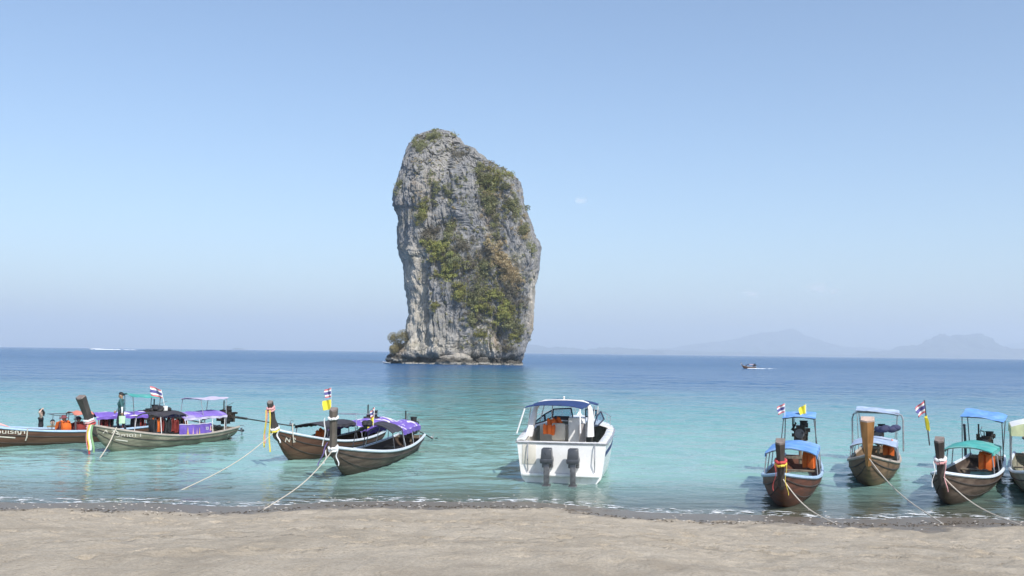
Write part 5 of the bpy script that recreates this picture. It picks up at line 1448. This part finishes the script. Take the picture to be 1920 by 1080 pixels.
# radar arch: one swept band
ax = 2.15
ap = [S_at(992, 816, ax - .25), S_at(996, 800, ax - .15), S_at(1000, 780, ax), S_at(1004, 765, ax + .1), S_at(1011, 756, ax + .15), S_at(1022, 752, ax + .15), S_at(1058, 751.3, ax + .15), S_at(1092, 753, ax + .15), S_at(1101, 757, ax + .12), S_at(1106, 766, ax + .08), S_at(1107.5, 782, ax), S_at(1107, 800, ax - .12), S_at(1107, 818, ax - .25)]
axx = [ax - .30, ax - .2, ax - .05, ax + .1, ax + .15, ax + .15, ax + .15, ax + .15, ax + .12, ax + .08, ax - .05, ax - .2, ax - .3]
wd = [.50, .42, .32, .24, .17, .13, .12, .13, .18, .24, .32, .42, .50]; th_ = [.13, .12, .10, .08, .06, .05, .05, .05, .06, .08, .10, .12, .13]
V = []; n_ = len(ap)
pts = [Vector((x, y, z)) for x, (y, z) in zip(axx, ap)]
for i, p_ in enumerate(pts):
    d_ = (pts[min(i + 1, n_ - 1)] - pts[max(i - 1, 0)]); d_.x = 0; d_.normalize(); nr = Vector((0, d_.z, -d_.y))
    for sx_, sn in ((-.5, -.3), (-.3, -.5), (.3, -.5), (.5, -.3), (.5, .3), (.3, .5), (-.3, .5), (-.5, .3)): V.append(p_ + Vector((sx_ * wd[i], 0, 0)) + nr * sn * th_[i] * 2)
F = [(i * 8 + j, i * 8 + (j + 1) % 8, (i + 1) * 8 + (j + 1) % 8, (i + 1) * 8 + j) for i in range(n_ - 1) for j in range(8)] + [tuple(range(8))[::-1], tuple(range((n_ - 1) * 8, n_ * 8))]
mb = MB(); mb.add(V, F); ar = mb.build('radar_arch', gel, SB)
yl, zl = S_at(1057, 748, ax + .15); mb = MB(); mb.tube([(ax + .15, yl, zl - .08), (ax + .15, yl, zl + .05)], .03, 8); mb.ell((ax + .15, yl, zl + .06), (.04, .04, .04), 8, 6); mb.build('stern_light', gel, ar)
# bimini: aft and fore canvases
def bim(x0, x1, e0, e1, nm):
    (l0, l0z), (r0, r0z) = S_at(*e0[0], x0), S_at(*e0[1], x0); (l1, l1z), (r1, r1z) = S_at(*e1[0], x1), S_at(*e1[1], x1)
    cb = MB()
    def f(u, v):
        yl_, yr_ = l0 + (l1 - l0) * u, r0 + (r1 - r0) * u; zl_, zr_ = l0z + (l1z - l0z) * u, r0z + (r1z - r0z) * u
        k = 1 - abs(2 * v - 1) ** 3.2
        return Vector((x0 + (x1 - x0) * u, yl_ + (yr_ - yl_) * v, zl_ + (zr_ - zl_) * v + e0[2] * k + .02 * math.sin(u * 9)))
    cb.grid(f, 10, 18, .025); return cb.build(nm, canvas, SB), f
o1, f1 = bim(1.25, 2.2, ((984, 765), (1092, 768), .10), ((1006, 757), (1106, 759), .10), 'aft_canvas')
o2, f2 = bim(2.35, 4.1, ((1012, 757), (1118, 760), .10), ((1022, 752.5), (1122, 759), .12), 'fore_canvas')
for (px0, py0, px1, py1, xx) in ((983.5, 766, 970, 812, 1.25), (1087, 767, 1089, 812, 1.25), (995, 764, 990, 800, 1.6), (1114, 762, 1113, 800, 3.2), (1121, 762, 1120, 790, 3.6), (1020, 760, 1012, 792, 3.0), (1036, 760, 1034, 785, 3.6)):
    q0 = Vector((xx, *S_at(px0, py0, xx))); q1 = Vector((xx + (.0 if xx > 1.3 else -.15), *S_at(px1, py1, xx)))
    mb = MB(); mb.tube([q0, q1], .018 if xx > 1.3 else .026, 6); mb.build('canopy_strut', pole_white if xx < 1.4 or xx > 3.1 else steel, SB)
# bow rail
mb = MB()
for sd in (1, -1):
    pts = [Vector((t_ * SL + .3 * max(0, (t_ - .75) / .25), sd * sb(t_) * .93, sg(t_) + .38)) for t_ in (.6, .7, .8, .88, .94, .97)]
    mb.tube([pts[0] - Vector((0, 0, .36))] + pts, .016, 6)
    for p_ in pts[1:]: mb.tube([p_, p_ - Vector((0, 0, .36))], .012, 6)
mb.build('bow_rail', steel, SB)
for (px, py, xx, lb, tl) in ((1033, 786, 2.9, 'orange life vest hung below the speedboat windscreen', .2), (1042, 786, 2.95, 'orange life vest draped over the speedboat dashboard', 1.2), (1026, 797, 2.3, 'orange life vest at the left side of the speedboat cockpit', .1), (1034, 798, 2.35, 'orange life vest against the cream helm seat of the speedboat', -.3)):
    y_, z_ = S_at(px, py, xx); vest('orange', sW((xx, y_, z_)), srz + 3.1 + tl * .4, lb, 'life vests in the speedboat', tl * .4).scale = (.75, .75, .62)

# ================================================================== PEOPLE
def stand(h=1.72, **kw):
    k = h / 1.72
    J = dict(head=(.02, 0, 1.60), neck=(0, 0, 1.46), chest=(0, 0, 1.27), pelvis=(0, 0, .97), sl=(0, .18, 1.41), sr=(0, -.18, 1.41), el=(-.03, .23, 1.13), er=(-.03, -.23, 1.13), wl=(.05, .24, .88), wr=(.05, -.24, .88),
             hl=(0, .09, .92), hr=(0, -.09, .92), kl=(.02, .10, .50), kr=(.02, -.10, .50), al=(0, .10, .085), ar=(0, -.10, .085))
    J.update(kw)
    return {a: tuple(c * k for c in v) if a not in ('look', 'hsl', 'hsr', 'fl', 'fr') else v for a, v in J.items()}
# boatman on the foredeck of A 75, walking to the bow with a pale green bag
xm = b2.x_at(227, .05, 1.6); zm = b2.zg(xm / b2.L) - .14
wm = b2.W((xm, .05, zm)); hm = P(227, 736.5, wm.y).z - zm
J = stand(min(1.78, hm), chest=(.02, 0, 1.27), el=(-.10, .22, 1.15), wl=(-.12, .25, .92), er=(.10, -.2, 1.14), wr=(.26, -.2, .95), kl=(.10, .09, .51), al=(.02, .09, .085), kr=(-.05, -.09, .5), ar=(-.22, -.09, .10))
man = person('person in a teal top with white sleeves and dark trousers standing on boat A 75', wm, R(184), J, dict(skin=skin_m, head=skin_m, torso=cl_teal, upper_arm=cl_teal, forearm=cl_white, hips=cl_trouser, thigh=cl_trouser, shin=cl_trouser, foot=skin_m, hand=skin_m, eye=eye_m, lips=mat('lips', (.36, .16, .13), .6, .1, 9)), group='people on the boats')
hand = Matrix.Rotation(R(184), 3, 'Z') @ (Vector(J['wl']) * 1.0 + Vector((-.02, 0.03, -.06)))
bg_ = empty('shopping_bag', wm + hand, R(200), 'pale green bag carried by the person in the teal top', 'bag')
mb = MB(); mb.grid(lambda u, v: Vector(((u - .5) * (.25 - .02 * v), .045 * math.cos(math.pi * (u - .5)), -.08 - .30 * v)), 8, 6, .012); mb.grid(lambda u, v: Vector(((.5 - u) * (.25 - .02 * v), -.045 * math.cos(math.pi * (u - .5)), -.08 - .30 * v)), 8, 6, .012); mb.box((0, 0, -.375), (.22, .07, .02)); mb.build('bag_body', mat('pale_green_bag', (.45, .66, .45), .6, .1, 5), bg_)
mb = MB(); mb.tube([(-.08, 0, -.09), (-.05, 0, 0), (.05, 0, 0), (.08, 0, -.09)], .012, 6); mb.build('handle', vest_dark, bg_)
# woman in the water behind the blue-railed boat
ww = at(75.5, 46.5); zb_ = gz(ww.x, ww.y)
Jw = stand(1.66, el=(.05, .33, 1.60), er=(.02, -.33, 1.60), wl=(-.03, .13, 1.74), wr=(-.03, -.13, 1.74), hsl=(-.3, -1, .1), hsr=(-.3, 1, .1), sl=(0, .17, 1.42), sr=(0, -.17, 1.42))
person('person in a black swimsuit standing in the sea with both hands on the head', (ww.x, ww.y, zb_ + .0), R(200), Jw, dict(skin=skin_lt, head=skin_lt, torso=cl_black, shoulder=skin_lt, hips=cl_black, eye=eye_m), female=True, long_hair=True, group='people in the sea')
wk = at(97, 46.2); zb_ = gz(wk.x, wk.y)
Jk = dict(head=(.06, 0, .98), neck=(.03, 0, .84), chest=(.01, 0, .66), pelvis=(-.03, 0, .36), sl=(0, .18, .79), sr=(0, -.18, .79), el=(.06, .27, .55), er=(.06, -.27, .55), wl=(.24, .22, .42), wr=(.24, -.22, .42), hl=(-.03, .09, .33), hr=(-.03, -.09, .33), kl=(.33, .12, .10), kr=(.33, -.12, .10), al=(-.05, .12, .06), ar=(-.05, -.12, .06))
person('person in a khaki top crouching low in the sea behind the blue-railed boat', (wk.x, wk.y, zb_ + .10), R(-60), Jk, dict(skin=skin_lt, head=skin_lt, torso=cl_khaki, upper_arm=cl_khaki, hips=cl_khaki, eye=eye_m), group='people in the sea')
def seated(px, py_top, hatm, vestm, label, yy=.1, face=-70):
    x_ = b1.x_at(px, yy, 1.0); D_ = b1.W((x_, yy, 0)).y; zh = P(px, py_top, D_).z
    z_ = zh - .98 - .0
    Js = dict(head=(.04, 0, .86), neck=(.01, 0, .73), chest=(-.01, 0, .53), pelvis=(-.03, 0, .22), sl=(-.01, .18, .67), sr=(-.01, -.18, .67), el=(.06, .25, .42), er=(.06, -.25, .42), wl=(.30, .16, .36), wr=(.30, -.16, .36), hl=(0, .09, .18), hr=(0, -.09, .18), kl=(.42, .12, .22), kr=(.42, -.12, .22), al=(.40, .12, -.18), ar=(.40, -.12, -.18))
    e_ = person(label, b1.W((x_, yy, z_)), b1.rz + R(face), Js, dict(skin=skin_m, head=skin_m, torso=cl_maroon, upper_arm=cl_maroon, forearm=cl_maroon, hips=cl_trouser, thigh=cl_trouser, shin=cl_trouser, eye=eye_m), hat=hatm, group='people on the boats')
    o_ = link('life_vest', VEST[vestm], e_, (0, 0, .70)); o_.scale = (2.5, 1.1, 1.0)
    # the seat they sit on
    mb_ = MB(); mb_.box((x_, yy, z_ + .07), (.5, .9, .06)); mb_.box((x_, yy, (z_ + .04 + b1.floor(x_ / b1.L)) / 2), (.3, .7, max(.05, z_ + .04 - b1.floor(x_ / b1.L)))); mb_.build('bench', wood_deck, b1.root, False)
seated(121, 779.5, hat_m, 'orange', 'person in an orange life vest and maroon hat sitting in the blue-railed boat')
seated(148.5, 781.5, hat2_m, 'red', 'person in a dark red vest and dark hat sitting near the A 75 prow')

# ================================================================== FAR CRAFT
foam_t = NT('foam'); fp = foam_t.obj()
fk = foam_t.maprange(foam_t.noise(foam_t.mapping(fp, (1, 3, 1)), .5, 5, .7), .42, .58)
fb_ = foam_t.bsdf((.85, .88, .9), .8); ftr = foam_t.n('ShaderNodeBsdfTransparent'); fmx = foam_t.n('ShaderNodeMixShader')
foam_t.l(fk, fmx.inputs[0]); foam_t.l(ftr.outputs[0], fmx.inputs[1]); foam_t.l(fb_.outputs[0], fmx.inputs[2])
foam_m = foam_t.done(fmx.outputs[0])
foam_s = mat('foam_solid', (.85, .88, .90), .85, .06, 2)
def wake(w0, w1, wid, hgt, label, humps=26, seed=1):
    w0, w1 = Vector(w0), Vector(w1); d = w1 - w0; L_ = d.length; e = math.atan2(d.y, d.x); rr_ = random.Random(seed); mb = MB()
    for k in range(humps):
        u = rr_.random() ** 1.6; s_ = (1 - u) ** .7 + .08
        mb.ell((u * L_, rr_.gauss(0, wid * (.3 + .5 * u)), .0), (rr_.uniform(.03, .07) * L_ * (.35 + s_), wid * rr_.uniform(.15, .4), hgt * s_ * rr_.uniform(.5, 1.)), 10, 6)
    o_ = mb.build('wake', foam_s); o_.location = w0; o_.rotation_euler = (0, 0, e); return tag(o_, label, 'wake', kind='stuff')
fl = Longtail('small long-tail boat crossing the open sea far out at right', (1392, 322), (1416, 325.5), wood_brown, rail_pale, prow=(1.9, .7), bow_h=1.1, mid_h=.5, beam=.8, group='boats under way far out')
fl.roof(1.4, 3.4, 1.25, 1.4, .2, mat('far_pink_tarp', (.42, .30, .36), .8, .1, 2), posts=2)
fl.engine(.2, 1.1, shaft=2.6, drop=1.0)
fl.sash([1.7], [rib_white], [(rib_white, .6, .05, .05)])
for k, (xx, lb) in enumerate(((.9, 'dark figure at the stern of the far long-tail boat'), (4.3, 'dark figure near the bow of the far long-tail boat'))):
    Jf = stand(1.6) if k == 0 else dict(head=(.04, 0, .86), neck=(.01, 0, .73), chest=(-.01, 0, .53), pelvis=(-.03, 0, .22), sl=(-.01, .18, .67), sr=(-.01, -.18, .67), el=(.06, .25, .42), er=(.06, -.25, .42), wl=(.30, .16, .36), wr=(.30, -.16, .36), hl=(0, .09, .18), hr=(0, -.09, .18), kl=(.42, .12, .22), kr=(.42, -.12, .22), al=(.40, .12, -.18), ar=(.40, -.12, -.18))
    person(lb, fl.W((xx, 0, fl.floor(xx / fl.L) + (.0 if k == 0 else .25))), fl.rz, Jf, dict(skin=skin_m, torso=cl_trouser, upper_arm=cl_trouser, hips=cl_trouser, thigh=cl_trouser, shin=cl_trouser, eye=eye_m), group='people on the far boat')
wake(at(1404, 322.5), at(1460, 328), .35, .22, 'white wake behind the far long-tail boat')
ws = at(171, 2450); we = at(250, 2500)
fs = empty('speedboat', at(173, 2452), R(178), 'tiny white speedboat racing along the horizon at left', 'boat', 'boats under way far out')
mb = MB(); mb.grid(lambda u, v: Vector((-6 + 13 * u, (2 * v - 1) * 1.7 * (1 - max(0, u - .5) ** 2 * 3.8), .2 + 1.6 * abs(2 * v - 1) ** .5 + .8 * u ** 2)), 14, 10, .1); mb.box((0, 0, 1.2), (9, 2.6, .5)); mb.build('hull', gel, fs)
mb = MB(); mb.box((-.5, 0, 2.2), (4.4, 2.2, 1.3), None, .8); mb.box((-.6, 0, 3.2), (5, 2.5, .14)); mb.build('cabin', gel, fs, False)
wake(at(178, 2455), at(262, 2520), 3.0, 2.6, 'long white wake of the tiny speedboat on the horizon', 34, 4)
dg_ = empty('dinghy', at(724.5, 341), R(165), 'small pale dinghy floating off the left foot of the rock island', 'boat')
mb = MB(); mb.grid(lambda u, v: Vector((-1.3 + 2.7 * u, (2 * v - 1) * .6 * (1 - max(0, u - .4) ** 2 * 2.4), -.1 + .5 * abs(2 * v - 1) ** .6 + .25 * u * u)), 12, 8, .05); mb.build('hull', gel, dg_)
mb = MB(); mb.box((0, 0, .28), (.3, 1.0, .06)); mb.box((-1.25, 0, .45), (.2, .3, .6)); mb.build('seat_and_motor', iron2, dg_, False)

# ---- faint clouds, beyond the haze: clusters of thin vapour puffs
t = NT('cloud_vapour'); cd = t.n('ShaderNodeBsdfDiffuse'); cd.inputs[0].default_value = (.95, .95, .95, 1); ctr = t.n('ShaderNodeBsdfTransparent'); cmx = t.n('ShaderNodeMixShader'); cmx.inputs[0].default_value = .034
t.l(ctr.outputs[0], cmx.inputs[1]); t.l(cd.outputs[0], cmx.inputs[2]); cloud_m = t.done(cmx.outputs[0])
rc = random.Random(4)
for (px, py, w_, h_) in ((1405, 552, 17, 8), (1535, 541, 24, 9), (1089, 376, 10, 8), (1562, 547, 9, 6)):
    D_ = 32000.; s_ = D_ / FPX; mb = MB()
    for k in range(13):
        gx, gzz = rc.gauss(0, .42), rc.gauss(0, .34)
        mb.ell((gx * w_ * s_, rc.gauss(0, 150), gzz * h_ * s_), (rc.uniform(.35, .7) * w_ * s_, rc.uniform(30, 50), rc.uniform(.35, .65) * h_ * s_), 18, 12)
    o_ = mb.build('cloud', cloud_m); o_.location = P(px, py, D_); tag(o_, kind='structure')

# ---- strand line: weed, twigs and broken shell left by the tide
rw = random.Random(21)
mb = MB(); ms = MB()
for k in range(950):
    x_ = rw.uniform(-13, 13); d_ = abs(rw.gauss(0, .22)) + .0; y_ = float(shore_line(np.array(x_))) - 2.6 - .5 * math.sin(x_ * .5) + rw.gauss(0, .28)
    z_ = gz(x_, y_) + .01; L_ = rw.uniform(.02, .11); a_ = rw.uniform(0, 3.14)
    if k % 3: mb.tube([(x_, y_, z_), (x_ + L_ * math.cos(a_) * .5, y_ + L_ * math.sin(a_) * .5, z_ + .015), (x_ + L_ * math.cos(a_ + .6), y_ + L_ * math.sin(a_ + .6), z_)], .006, 4)
    else: ms.ell((x_, y_ + rw.gauss(0, .9), gz(x_, y_) + .012), (.018 + .02 * rw.random(), .015, .009), 6, 4)
tag(mb.build('seaweed', mat('dry_seaweed', (.07, .055, .035), .9, .4, 9)), 'dark strand of dry seaweed along the sand', 'seaweed', kind='stuff')
tag(ms.build('shell_grit', mat('shell_white', (.62, .58, .52), .7, .2, 9)), 'pale broken shells scattered on the sand', 'shells', kind='stuff')
